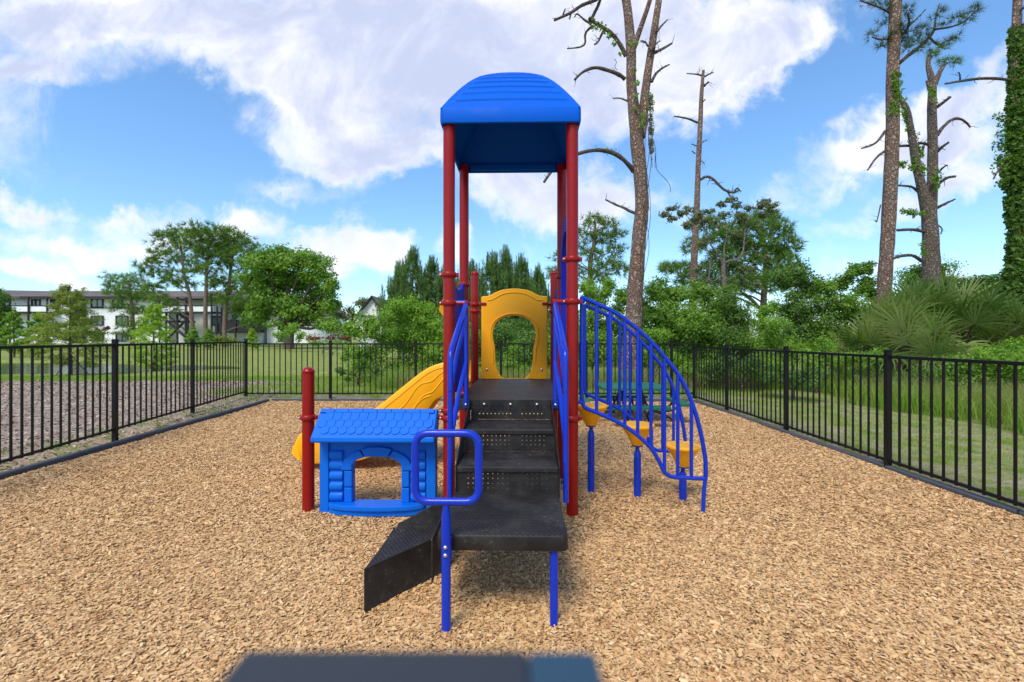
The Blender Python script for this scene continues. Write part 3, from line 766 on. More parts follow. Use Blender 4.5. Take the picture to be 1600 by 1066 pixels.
# --- slide with moulded side walls and entrance hood
def slide():
    T = smooth_path([(x, 0, z) for x, z in [(-.48, 1.10), (-.60, 1.105), (-.70, 1.10), (-.80, 1.075), (-.905, 1.02), (-1.044, .915), (-1.2, .79), (-1.386, .645), (-1.6, .52), (-1.8, .46), (-2.0, .44), (-2.09, .425), (-2.17, .36), (-2.225, .25), (-2.24, .19)]], 4)
    Bt = smooth_path([(x, 0, z) for x, z in [(-.48, .78), (-.60, .785), (-.70, .765), (-.79, .715), (-.86, .62), (-.97, .48), (-1.1, .36), (-1.28, .24), (-1.5, .13), (-1.75, .085), (-1.95, .08), (-2.04, .085), (-2.12, .10), (-2.18, .125), (-2.215, .16)]], 4)
    yc, hw = 1.37, .275
    # cross section: (y offset, fraction from top edge to bottom edge)
    sec = [(-.262, 1.0), (-.272, .96), (-.275, .12), (-.272, .04), (-.262, 0), (-.245, 0), (-.236, .04), (-.230, .12), (-.222, .50), (-.195, .64), (-.15, .69), (.15, .69), (.195, .64), (.222, .50), (.230, .12), (.236, .04), (.245, 0), (.262, 0), (.272, .04), (.275, .12), (.272, .96), (.262, 1.0), (.252, .98), (.240, .76), (-.240, .76), (-.252, .98)]
    vs = []
    for a, b in zip(T, Bt):
        for (dy, f) in sec:
            p = a.lerp(b, f); vs.append((p.x, yc+dy, p.z))
    n = len(sec); k = len(T)
    m = MB(); m.add(vs, [(i*n+j, i*n+(j+1) % n, (i+1)*n+(j+1) % n, (i+1)*n+j) for i in range(k-1) for j in range(n)], True)
    m.add(vs[:n], [tuple(range(n))]); m.add(vs[-n:], [tuple(range(n))])
    o = m.build('slide', M['yellow'], PS); e = o.modifiers.new('sharp', 'EDGE_SPLIT'); e.split_angle = math.radians(50)
    g = MB()
    def pt(i, f, w=0): p = T[i].lerp(Bt[i], f); return (p.x, yc-.2745, p.z)
    idx = list(range(2, 34)); g.tube([pt(i, .13) for i in idx], .006, 8)
    g.tube([pt(i, .33+.07*math.sin(i*.62)) for i in range(6, 34)], .006, 8)
    g.tube([pt(i, .52+.10*math.sin(i*.55+1.2)+.012*(i-6)) for i in range(5, 22)], .006, 8)
    g.tube([pt(i, .70-.10*math.sin(i*.42)) for i in range(14, 30)], .006, 8)
    g.build('wall_moulding', M['yellow'], o)
    # hood: arch with a projecting rolled brow
    out = [(-.30, .90), (-.30, 1.62)]+arcpts(0, 1.62, .30, .20, PI, 0, 14)[1:-1]+[(.30, 1.62), (.30, .90)]
    inn = [(-.21, .92), (-.21, 1.45)]+arcpts(0, 1.45, .21, .16, PI, 0, 14)[1:-1]+[(.21, 1.45), (.21, .92)]
    me = panel_mesh([out, inn], .07, .015, lambda c: Vector((-.535+c.z, yc+c.x, c.y)))
    h = link('slide_hood', me, M['yellow'], PS)
    br = MB(); vs = []
    prof = [(-.57, 1.0, 1.86), (-.64, 1.02, 1.85), (-.70, 1.03, 1.80), (-.735, 1.03, 1.73), (-.75, 1.0, 1.67), (-.73, .97, 1.64), (-.70, .95, 1.57), (-.64, .9, 1.57), (-.57, .9, 1.60)]
    ns = 12
    for (x, s_, z) in prof:
        for j in range(ns+1):
            v = -1+2*j/ns; vs.append((x+.012*v*v, yc+v*.31*s_, z-.045*v*v*(1 if z > 1.61 else .3)))
    w = ns+1; br.add(vs, [(i*w+j, i*w+j+1, (i+1)*w+j+1, (i+1)*w+j) for i in range(len(prof)-1) for j in range(ns)], True)
    q = len(prof); br.add(vs, [tuple(i*w for i in range(q)), tuple(i*w+ns for i in range(q)), tuple(i for i in range(w))+tuple((q-1)*w+i for i in range(w))[::-1]])
    br.build('brow', M['yellow'], h)
slide()

# --- playhouse panel at the left
def house():
    y = .045; cx = -1.022; H = thing_part = None
    wall_o = [(-1.455, .005), (-1.455, .70), (-.575, .70), (-.575, .005)]
    ho = [(-1.211, .095), (-1.211, .375)]+arcpts(cx, .375, .189, .075, PI, 0, 14)[1:-1]+[(-.833, .375), (-.833, .095)]
    me = panel_mesh([wall_o, ho], .05, .005, lambda c: Vector((c.x, y+c.z, c.y)))
    P = link('playhouse_panel', me, M['blue_plastic'], PS)
    m = MB()
    for x0, x1 in ((-1.462, -1.392), (-.642, -.570)): m.box(((x0+x1)/2, y-.005, .335), (x1-x0, .085, .665))
    for x in (-1.427, -.606): m.box((x, y-.022, .615), (.088, .075, .055))
    m.box((cx, y-.030, .655), (.75, .03, .05)); m.build('pillar', M['blue_plastic'], P, .006)
    lg = MB()
    for x0, x1 in ((-1.385, -1.285), (-.760, -.650)):
        lg = MB(); lg.box(((x0+x1)/2, y-.027, .31), (x1-x0-.02, .006, .37))
        for k in range(5):
            z = .135+k*.080; n = 10; vs = []
            for x, sc_ in ((x0, .9), (x0+.012, 1), (x1-.006, 1), (x1, .95)):
                vs += [(x, y-.025-.030*math.sin(PI*j/n)*sc_, z-.037*math.cos(PI*j/n)*sc_) for j in range(n+1)]
            w = n+1; lg.add(vs, [(i*w+j, i*w+j+1, (i+1)*w+j+1, (i+1)*w+j) for i in range(3) for j in range(n)], True)
            lg.add(vs[:w], [tuple(range(w))]); lg.add(vs[-w:], [tuple(range(w))])
        lg.build('log_siding', M['blue_plastic'], P)
    # stone surround: jamb blocks and arch blocks
    br = MB()
    for s in (-1, 1):
        for z0, z1 in ((.095, .207), (.215, .335)): br.box((cx+s*.2195, y-.036, (z0+z1)/2), (.060, .026, z1-z0))
        br.box((cx+s*.232, y-.038, .367), (.085, .030, .052))
    def seg(a0, a1, ro=1.0, f=.03, ext=.0):
        A = arcpts(cx, .375, .189, .075, a0, a1, 6); Bq = arcpts(cx, .375, .262, .135+ext, a0, a1, 6); br.prism(A+Bq[::-1], 'Y', y-.024-f, y-.024)
    seg(PI*.985, PI*.665); seg(PI*.335, PI*.015); seg(PI*.650, PI*.350, 1, .036, .012)
    br.build('stone_surround', M['blue_plastic'], P, .006)
    # bowed sill
    top = [(-1.385, y-.02)]+[(cx+.375*math.cos(a), y-.025-.115*abs(math.sin(a))**.8) for a in [PI+PI*k/18 for k in range(1, 18)]]+[(-.655, y-.02)]
    s = MB(); s.prism(top, 'Z', .058, .096); t2 = [(a, y-.02+(b-y+.02)*.82) for a, b in top]; s.prism(t2, 'Z', .012, .0575); s.build('sill', M['blue_plastic'], P, .007)
    # shingled awning roof
    x0, x1 = -1.468, -.555; ty, tz, by, bz = y-.015, .790, y-.185, .618
    r = MB(); nrm = Vector((0, -(tz-bz), -(by-ty))).normalized(); nrm = Vector((0, -abs(nrm.y), abs(nrm.z)))
    poly = [(ty+.03, .70), (ty+.03, tz+.006), (ty, tz+.006), (by, bz), (by-.004, bz-.030), (by+.012, bz-.040), (y-.02, bz-.02)]
    r.prism(poly, 'X', x0, x1); R = r.build('playhouse_roof', M['blue_plastic'], PS, .008)
    sh = MB(); U = Vector((0, by-ty, bz-tz)); Ln = U.length; U.normalize(); O = Vector((0, ty, tz+.004))
    wd = .0665; rows = 3
    sh2 = MB()
    for row in range(rows, -1, -1):
        for k in range(-1, 15):
            xa = x0+.022+k*wd+(row % 2)*wd/2; 
            if row == 0: xa = x0+.012+k*wd*1.65; ww = wd*1.62; l0, l1 = -.005, .030
            else: ww = wd*.97; l0, l1 = .024+(row-1)*.056, .024+(row-1)*.056+.080
            if xa < x0+.002 or xa+ww > x1-.004: continue
            pts = []
            if row == 0: pts = [(xa, l0), (xa+ww*.98, l0), (xa+ww*.98, l1), (xa, l1)]
            else:
                r_ = ww/2; pts = [(xa, l0)]+[(xa+r_-r_*math.cos(PI*j/10), l1-r_*.8+r_*.8*math.sin(PI*j/10)) for j in range(11)]+[(xa+ww, l0)]
            h = .005+.0035*(rows-row)
            a = [O+U*b+Vector((c, 0, 0))+nrm*h for c, b in pts]; bb = [O+U*b+Vector((c, 0, 0))-nrm*.002 for c, b in pts]; n = len(a)
            sh.add([tuple(p) for p in a+bb], [tuple(range(n))]+[(i, (i+1) % n, n+(i+1) % n, n+i) for i in range(n)])
    sh.build('shingles', M['blue_plastic'], R, .002)
    mo = MB(); mo.tube([(x1-.012, ty, tz+.010), (x1-.012, by+.01, bz+.010)], .008, 8); mo.build('roof_edge', M['blue_plastic'], R)
house()

# --- arched climber rails on the right
def arch_rail(dx, y, base=True):
    def X(px): return (px-800)*3.48/F+.011+dx
    def Z(py): return CH+(HY-py)*3.48/F
    top = [(908, 464), (930, 474), (956, 486), (980, 502), (1002.6, 521), (1022, 540), (1040, 561), (1056, 581), (1071, 607), (1083, 638), (1092, 670), (1098, 700), (1101, 722), (1101, 745)]
    low = [(909, 600), (909, 622), (913, 636), (928, 643), (956, 655), (981, 669), (1002.6, 686), (1018, 702), (1029, 720), (1036, 735), (1046, 743.5), (1062, 745.5), (1099, 747)]
    m = MB(); r = .0165
    T = smooth_path([(X(a), y, Z(b)) for a, b in top], 4); m.tube(T, r, 14)
    Lw = smooth_path([(X(a), y, Z(b)) for a, b in low], 4); m.tube(Lw, r*.95, 14)
    m.tube([(X(909), y, Z(464)), (X(909), y, Z(612))], r*.95, 14)
    if base: m.tube([(X(1101), y, Z(745)), (X(1099), y, Z(760)), (X(1096), y, -.06)], r*.92, 14)
    o = m.build('arched_rail', M['blue_tube'], PS)
    def yat(path, x):
        for a, b in zip(path, path[1:]):
            if a.x <= x <= b.x: return a.z+(b.z-a.z)*(x-a.x)/max(b.x-a.x, 1e-6)
        return path[-1].z
    for px in (932, 953.5, 976, 996, 1016.5, 1037.5, 1058, 1079):
        x = X(px); q = MB(); zt, zb = yat(T, x), yat(Lw[8:], x)
        q.tube([(x, y, zb), (x, y, zt)], .0135, 12); q.build('baluster', M['blue_tube'], o)
arch_rail(0, .045); arch_rail(.135, .86)
for yy, xx in ((.045, .565),):
    m = MB(); m.tube([(.47, .02, 1.63), (.565, .045, 1.63)], .014, 10); m.tube([(.47, .02, .86), (.565, .045, .86)], .014, 10); m.build('rail_bracket', M['blue_tube'], PS)

# --- stepping pods, each on its own stem
def pod(px, Y, ztop, label):
    t = thing('stepping_pod', label, 'stepping pod', ((px-800)*Y/F, Y, 0), 0, 'yellow stepping pods beneath the arched rails')
    m = MB(); m.lathe([(0, ztop-.180), (.040, ztop-.180), (.048, ztop-.172), (.088, ztop-.090), (.131, ztop-.030), (.139, ztop-.022), (.140, ztop-.008), (.134, ztop), (.124, ztop), (0, ztop-.004)], (0, 0, 0), 40)
    m.build('pod_cup', M['yellow'], t)
    s = MB(); s.tube([(0, 0, -.08), (0, 0, ztop-.285), (0, 0, ztop-.24), (0, 0, ztop-.215), (0, 0, ztop-.185)], [.0300, .0300, .027, .0155, .0165], 20); s.lathe([(.016, ztop-.186), (.046, ztop-.186), (.046, ztop-.178)], (0, 0, 0), 20); s.build('stem', M['blue_tube'], t)
pod(923.5, 3.93, .775, 'tallest yellow stepping pod, nearest the red corner post')
pod(996, 3.80, .635, 'middle yellow stepping pod between the arched rails')
pod(1067, 3.72, .480, 'lowest yellow stepping pod, outermost by the rail ends')

# --- green children's picnic table behind the climber
def picnic():
    t = thing('picnic_table', 'small green square picnic table with four benches and curved black legs', 'picnic table', (1.95, 7.5, 0), math.radians(-2))
    def slab(name, cx, cy, w, d, z, th, ch):
        p = [(cx-w/2+ch, cy-d/2), (cx+w/2-ch, cy-d/2), (cx+w/2, cy-d/2+ch), (cx+w/2, cy+d/2-ch), (cx+w/2-ch, cy+d/2), (cx-w/2+ch, cy+d/2), (cx-w/2, cy+d/2-ch), (cx-w/2, cy-d/2+ch)]
        m = MB(); m.prism(p, 'Z', z-th, z); m.build(name, M['table_green'], t, .006)
    slab('table_top', 0, 0, 1.04, .92, .575, .045, .07)
    slab('bench', 0, -.66, .88, .20, .325, .045, .02); slab('bench', 0, .66, .88, .20, .325, .045, .02)
    slab('bench', -.78, 0, .20, .84, .325, .045, .02); slab('bench', .78, 0, .20, .84, .325, .045, .02)
    for k in range(4):
        a = k*PI/2+PI/2; R_ = Matrix.Rotation(a, 3, 'Z'); d = .74 if k % 2 else .62
        m = MB()
        for s in (-.16, .16):
            pts = [(.10, s, .53), (.16, s, .42), (.26, s, .22), (.40, s, .165), (d-.10, s, .19), (d, s, .27), (d, s, .285)]
            m.tube([R_ @ p for p in smooth_path(pts, 5)], .019, 10)
            pts = [(.30, s, .18), (.44, s, .14), (.60, s, .06), (.66, s, -.03)]; m.tube([R_ @ p for p in smooth_path(pts, 4)], .019, 10)
        m.tube([R_ @ Vector((.10, -.17, .525)), R_ @ Vector((.10, .17, .525))], .016, 8)
        m.build('leg_frame', M['black_tube'], t)
picnic()
# ------------------------------------------------------------------ vegetation
def rdir(n):
    v = RNG.normal(size=(n, 3)); return unit(v)

def leaf_quads(P, Nn, size, asp=.5, jitter=.5):
    """diamond leaves at points P facing roughly Nn"""
    n = len(P); d = unit(Nn+RNG.normal(0, jitter, (n, 3))); r = unit(np.cross(d, rdir(n))); u = np.cross(d, r)
    L = (size*RNG.uniform(.6, 1.3, n))[:, None]; w = L*asp
    return np.stack([P-r*L*.5, P+u*w*.5+d*L*.06, P+r*L*.5, P-u*w*.5+d*L*.06], 1)

def clump_leaves(clumps, per, size, asp=.55, sub=14, subr=.34, shell=.55, seedflat=.9):
    """clumps: (cx,cy,cz,rx,ry,rz[,weight]) -> leaves gathered in small tufts spread through each clump"""
    out = []; rn = []
    for c in clumps:
        ctr = np.array(c[:3]); rad = np.array(c[3:6]); wgt = c[6] if len(c) > 6 else 1
        k = max(3, int(sub*wgt)); n = max(3, int(per))
        dd = rdir(k); rr = RNG.uniform(shell, 1.0, k)[:, None]; sc_ = ctr+dd*rr*rad
        for q in range(k):
            m = int(n*RNG.uniform(.6, 1.35)); v = rdir(m); v[:, 2] *= seedflat
            R = subr*rad*RNG.uniform(.6, 1.35); P = sc_[q]+v*R*(RNG.random(m)**.55*(1+.5*RNG.random(m)**4))[:, None]
            out.append(leaf_quads(P, unit(v*.7+dd[q]*.5+np.array([0, 0, .35])), np.full(m, size), asp)); rn.append(np.clip(RNG.normal(.5+RNG.normal(0, .12), .2, m), 0, 1))
    return np.concatenate(out), np.concatenate(rn)

def needle_tufts(P, D, n_per, length, width, spread=.85):
    """fans of needles radiating round direction D at every P"""
    k = len(P); PP = np.repeat(P, n_per, 0); DD = np.repeat(D, n_per, 0); n = len(PP)
    d = unit(DD*.9+rdir(n)*spread); s = unit(np.cross(d, rdir(n)))*width
    L = (length*RNG.uniform(.6, 1.15, n))[:, None]
    return np.stack([PP-s, PP+s, PP+d*L+s*.3+np.array([0, 0, -.06])*L, PP+d*L-s*.3+np.array([0, 0, -.06])*L], 1), np.clip(np.repeat(RNG.normal(.5, .16, k), n_per)+RNG.normal(0, .12, n), 0, 1)

def pine_clumps(clumps, tufts, n_per, length, width, shell=.3, flat=.5):
    Ps = []; Ds = []
    for c in clumps:
        ctr = np.array(c[:3]); rad = np.array(c[3:6]); k = int(tufts*(c[6] if len(c) > 6 else 1))
        v = rdir(k); P = ctr+v*rad*RNG.uniform(shell, 1, k)[:, None]; Ps.append(P); d = v.copy(); d[:, 2] = d[:, 2]*.6+.45; Ds.append(unit(d))
    return needle_tufts(np.concatenate(Ps), np.concatenate(Ds), n_per, length, width)

Q = [(0, 1, 2, 3)]
def add_crown(parent, V, R, mat, name='crown'): return np_mesh(name, V, 4, Q, M[mat], R, parent)

def wander(a, b, n=5, amp=.06):
    a, b = Vector(a), Vector(b); L = (b-a).length
    return smooth_path([a.lerp(b, k/n)+(Vector((random.uniform(-1, 1), random.uniform(-1, 1), random.uniform(-1, 1)))*L*amp if 0 < k < n else Vector()) for k in range(n+1)], 3)

def limbs(mb, origin, targets, r0, amp=.06, seg=6):
    for t in targets:
        p = wander(origin, t, 4, amp); mb.tube(p, [r0*(1-.82*k/(len(p)-1)) for k in range(len(p))], seg, False)

def broad_tree(px, py_base, Y, label, cat_, clumps_px, mat='lf_mid', per=60, size=.16, sub=16, r_tr=.16, group=None, bark='branch', fork=.35, depth=.8, kind='broadleaf_tree', subr=.50, shell=.2, trunk=True, asp=.55):
    """clumps_px: (px, py, rpx, rpy) traced in the photograph at depth Y; depth offsets are random"""
    base = W(px, py_base, Y); base.z = gh(base.x, Y)
    t = thing(kind, label, cat_, base, 0, group); k = Y/F; cl = []
    for (a, b, ra, rb) in clumps_px:
        w = W(a, b, Y+random.uniform(-1, 1)*depth*ra*k); q = w-base; cl.append((q.x, q.y, q.z, ra*k*1.1, ra*k, rb*k*1.1, max(.35, ra*rb/600)))
    if trunk:
        mb = MB(); top = max(c[2] for c in cl); fk = Vector((0, 0, max(.25, top*fork)))
        mb.tube(wander((0, 0, -.1), fk, 3, .03), [r_tr*(1.25-.3*i/9) for i in range(10)], 10, False)
        limbs(mb, fk-Vector((0, 0, .05)), [(c[0], c[1], c[2]) for c in cl], r_tr*.62)
        for c in cl:
            for _ in range(3):
                d = rdir(1)[0]*np.array(c[3:6])*.9; limbs(mb, (c[0], c[1], c[2]), [(c[0]+d[0], c[1]+d[1], c[2]+d[2])], r_tr*.2, .08, 5)
        mb.build('trunk', M[bark], t)
    V, R = clump_leaves(cl, per, size, asp, sub, subr, shell); add_crown(t, V, R, mat)
    return t

def pine_tree(px, py_base, Y, label, trunk_px, clumps_px, tufts=26, n_per=16, length=.4, width=.012, mat='needle', r0=.2, group=None, kind='pine_tree', shell=.3, depth=.7, bare=()):
    base = W(px, py_base, Y); base.z = gh(base.x, Y); t = thing(kind, label, 'tree', base, 0, group); k = Y/F
    mb = MB(); pts = [Vector((0, 0, -.2))]+[W(a, b, Y)-base for a, b in trunk_px]
    sp_ = smooth_path(pts, 4); n = len(sp_); mb.tube(sp_, [r0*(1.1-.75*i/(n-1)) for i in range(n)], 12, False)
    cl = []
    for (a, b, ra, rb) in clumps_px:
        w = W(a, b, Y+random.uniform(-1, 1)*depth*ra*k)-base; cl.append((w.x, w.y, w.z, ra*k*1.25, ra*k*1.2, rb*k*1.45, max(.9, ra*rb/95)))
        j = min(range(n), key=lambda i: abs(sp_[i].z-(w.z-abs(w.x-sp_[i].x)*.45)))
        limbs(mb, sp_[j], [w], r0*.34*(1.1-.5*j/n), .07)
        for _ in range(4):
            d = rdir(1)[0]*np.array(cl[-1][3:6])*.85; limbs(mb, w, [w+Vector(d)], r0*.10, .08, 5)
    for (a, b, c_, d_) in bare: limbs(mb, W(a, b, Y)-base, [W(c_, d_, Y+random.uniform(-.6, .6))-base], r0*.16)
    mb.build('trunk', M['bark'], t)
    V, R = pine_clumps(cl, tufts, n_per, length, width, shell); add_crown(t, V, R, mat)
    return t

random.seed(21)
# ---- far left: three tall pines, the oak, and smaller trees in front of the apartments
FP = 'tall pines beyond the pond'
pine_tree(303, 532, 52, 'leaning tall pine on the left of the three, in front of the apartment stairs', [(300, 500), (296, 460), (288, 430), (284, 395), (280, 372)],
    [(232, 416, 18, 8), (250, 398, 17, 9), (256, 376, 18, 10), (284, 366, 22, 11), (268, 405, 18, 9), (300, 388, 18, 10), (278, 430, 18, 8), (248, 430, 14, 6), (303, 412, 14, 8), (290, 445, 14, 6), (262, 442, 12, 6), (252, 470, 14, 8), (270, 480, 12, 7), (240, 452, 12, 6)], 30, 14, .62, .034, r0=.22, group=FP)
pine_tree(321, 532, 50, 'middle tall pine of three with rounded high crown before the apartments', [(321, 490), (322, 450), (323, 420), (326, 390), (326, 366)],
    [(318, 362, 24, 10), (340, 368, 22, 10), (302, 372, 18, 9), (334, 392, 20, 10), (316, 398, 15, 9), (352, 392, 14, 8), (330, 418, 14, 7), (310, 425, 13, 6), (340, 438, 12, 6)], 32, 14, .62, .034, r0=.22, group=FP)
pine_tree(350, 532, 51, 'right-hand tall pine of three, its crown touching the big oak', [(352, 490), (357, 455), (360, 425), (364, 395), (366, 376)],
    [(366, 372, 24, 11), (386, 386, 18, 11), (350, 388, 20, 11), (374, 402, 22, 11), (394, 410, 16, 9), (352, 414, 16, 8), (382, 430, 18, 9), (345, 445, 18, 9), (376, 455, 20, 9), (362, 470, 18, 7), (338, 470, 14, 6), (392, 470, 18, 9), (386, 488, 20, 9), (400, 440, 16, 10), (400, 505, 16, 8), (372, 486, 12, 6)], 34, 14, .62, .034, r0=.24, group=FP)
pine_tree(207, 532, 56, 'short dense pine over the white facade of the apartments', [(207, 500), (205, 470), (202, 445)],
    [(190, 437, 22, 9), (212, 440, 20, 9), (178, 452, 14, 8), (200, 458, 24, 10), (222, 460, 18, 9), (196, 480, 20, 8), (218, 488, 20, 8), (206, 508, 16, 7), (228, 512, 18, 7), (192, 522, 12, 5)], 44, 14, .55, .026, r0=.28)
broad_tree(452, 532, 46, 'big round dark oak to the right of the tall pines', 'tree', [(412, 410, 28, 22), (440, 402, 26, 18), (470, 406, 26, 20), (494, 424, 24, 20), (512, 448, 18, 18), (430, 436, 30, 22), (462, 440, 30, 24), (494, 462, 28, 22), (420, 468, 28, 20), (450, 476, 32, 22), (484, 492, 32, 18), (516, 480, 18, 18), (400, 492, 20, 16), (440, 504, 28, 14), (514, 508, 20, 14), (398, 440, 20, 20)],
    'lf_mid', 150, .30, 20, .42, bark='branch', fork=.22)
broad_tree(545, 534, 60, 'hazy grey-green trees left of the white gable', 'tree', [(535, 480, 18, 12), (556, 474, 16, 9), (520, 492, 14, 10), (548, 496, 22, 14), (572, 470, 14, 8), (530, 514, 22, 12), (560, 516, 20, 12)], 'lf_grey', 90, .34, 14, .3)
broad_tree(5, 534, 50, 'dark tree cut off by the left edge of the photo', 'tree', [(-6, 462, 22, 16), (2, 486, 20, 18), (-4, 510, 26, 18), (-30, 480, 30, 26)], 'lf_dark', 110, .3, 16, .3)
YS = 'young trees planted round the pond'
def sapling(px, pyb, Y, label, w, top, mat, stakes=False, per=60, size=.055, n=12, group=YS, cat_='young tree'):
    """airy conical cypress"""
    base = W(px, pyb, Y); base.z = gh(base.x, Y); t = thing('young_cypress', label, cat_, base, 0, group); k = Y/F
    H = CH+(HY-top)*k-base.z; low = .12; cl = []; mb = MB()
    mb.tube(wander((0, 0, -.1), (0, 0, H*.97), 4, .012), [.05*H/2.6*(1-.85*i/12) for i in range(13)], 8, False)
    for i in range(n*3):
        f = (i+.5)/(n*3); z = H*(low+(1-low)*f); R = w*k*(.25+.75*min(1, (1-f)*1.35))*(.55+.45*min(1, f*4+.3)); a = i*2.4
        x, y = R*.72*math.cos(a), R*.72*math.sin(a); cl.append((x, y, z, R*.42+.05, R*.42+.05, H*.045+.03, .45))
        limbs(mb, (0, 0, z-R*.25), [(x, y, z)], .010*H/2.6, .05, 5)
    if stakes:
        for a in (.3, 2.3, 4.5): mb.tube([(0, 0, H*.24), (math.cos(a)*.55, math.sin(a)*.4, 0)], .014, 6, False)
    mb.build('trunk', M['branch'], t); V, R = clump_leaves(cl, per, size, .45, 14, .55, .25); add_crown(t, V, R, mat); return t
sapling(110, 590, 15.6, 'olive-green staked cypress sapling nearest the left fence', 50, 449, 'lf_olive', True, 80, .06, 15)
sapling(240, 580, 19, 'bright lime cypress sapling standing before the pond bank', 33, 478, 'lf_lime', True, 60, .075, 12)
sapling(22, 572, 30, 'leftmost bright green sapling across the pond', 17, 487, 'lf_bright', False, 60, .11, 9)
sapling(60, 572, 30, 'bright green sapling across the pond, right beside the leftmost', 19, 490, 'lf_bright', False, 60, .11, 9)
sapling(302, 546, 45, 'small light green sapling below the leaning pine', 12, 512, 'lf_bright', False, 50, .14, 7)
sapling(326, 546, 45, 'small light green sapling between two pine trunks', 10, 514, 'lf_bright', False, 50, .14, 7)
sapling(394, 546, 44, 'small yellow-green sapling under the dark balcony', 10, 514, 'lf_lime', False, 50, .14, 7)
def bush(px, pyb, Y, label, cl, mat, per=70, size=.07, sub=18, group=None, **kw):
    return broad_tree(px, pyb, Y, label, 'shrub', cl, mat, per, size, sub, .03, group, fork=.12, kind='shrub', **kw)
bush(452, 538, 40, 'round bright bush at the foot of the oak', [(440, 524, 14, 10), (456, 517, 16, 10), (472, 526, 14, 9)], 'lf_bright', 70, .2)
bush(128, 540, 56, 'dark leafy bush against the black stair tower', [(112, 520, 12, 9), (128, 512, 14, 11), (146, 524, 12, 8)], 'lf_dark', 70, .26)
bush(84, 540, 50, 'green bush under the left balcony of the apartments', [(70, 516, 14, 10), (88, 508, 14, 12), (100, 522, 12, 9)], 'lf_mid', 70, .24)
bush(222, 540, 48, 'pale green bush beside the lime sapling by the far bank', [(212, 522, 12, 9), (228, 516, 12, 10)], 'lf_bright', 70, .2)
bush(348, 540, 46, 'olive bush beneath the right-hand tall pine', [(346, 530, 12, 8), (362, 532, 10, 7)], 'lf_olive', 60, .22)
bush(168, 540, 58, 'small rust-red shrub against the white facade', [(160, 516, 8, 4), (170, 513, 6, 5)], 'lf_red', 40, .3, 8)
bush(504, 538, 36, 'dry reddish brush along the far bank', [(490, 528, 20, 6), (520, 528, 20, 6), (540, 530, 14, 6)], 'lf_red', 30, .2)
bush(520, 540, 33, 'low green brush in front of the dry reddish brush', [(500, 536, 20, 5), (540, 536, 24, 7)], 'lf_mid', 60, .14)

# ---- willow-like scrub behind the back fence, left of the tower
G = 'bright scrub behind the back fence'
bush(590, 600, 13.0, 'bright green willow bush, leftmost behind the back fence', [(560, 520, 20, 18), (578, 508, 22, 20), (600, 530, 24, 20), (570, 560, 30, 26), (548, 548, 14, 14)], 'lf_bright', 110, .075, 22, G)
bush(640, 600, 13.6, 'tall bright willow bush between the slide and the dark young pines', [(620, 490, 24, 20), (640, 480, 24, 18), (660, 496, 26, 22), (626, 530, 28, 24), (660, 540, 30, 26), (640, 575, 34, 24)], 'lf_bright', 120, .075, 24, G)
bush(700, 600, 13.2, 'bright willow bush directly behind the left red posts', [(688, 510, 24, 20), (710, 520, 22, 20), (690, 550, 28, 24), (715, 560, 24, 24)], 'lf_bright', 110, .075, 22, G)
bush(560, 606, 12.0, 'low dark bush close behind the back fence by the slide', [(545, 582, 16, 10), (566, 576, 18, 12), (586, 584, 14, 10)], 'lf_dark', 90, .06, 18, G)
bush(796, 606, 12.2, 'light green bush seen through the keyhole of the yellow panel', [(802, 545, 12, 12), (798, 565, 18, 16), (815, 580, 20, 16), (785, 585, 16, 14)], 'lf_bright', 110, .055, 20, G)
bush(760, 600, 15.0, 'dark bush behind the lower part of the yellow panel', [(750, 540, 26, 28), (780, 530, 26, 30), (830, 545, 26, 26), (850, 560, 22, 24)], 'lf_dark', 100, .09, 22, G)
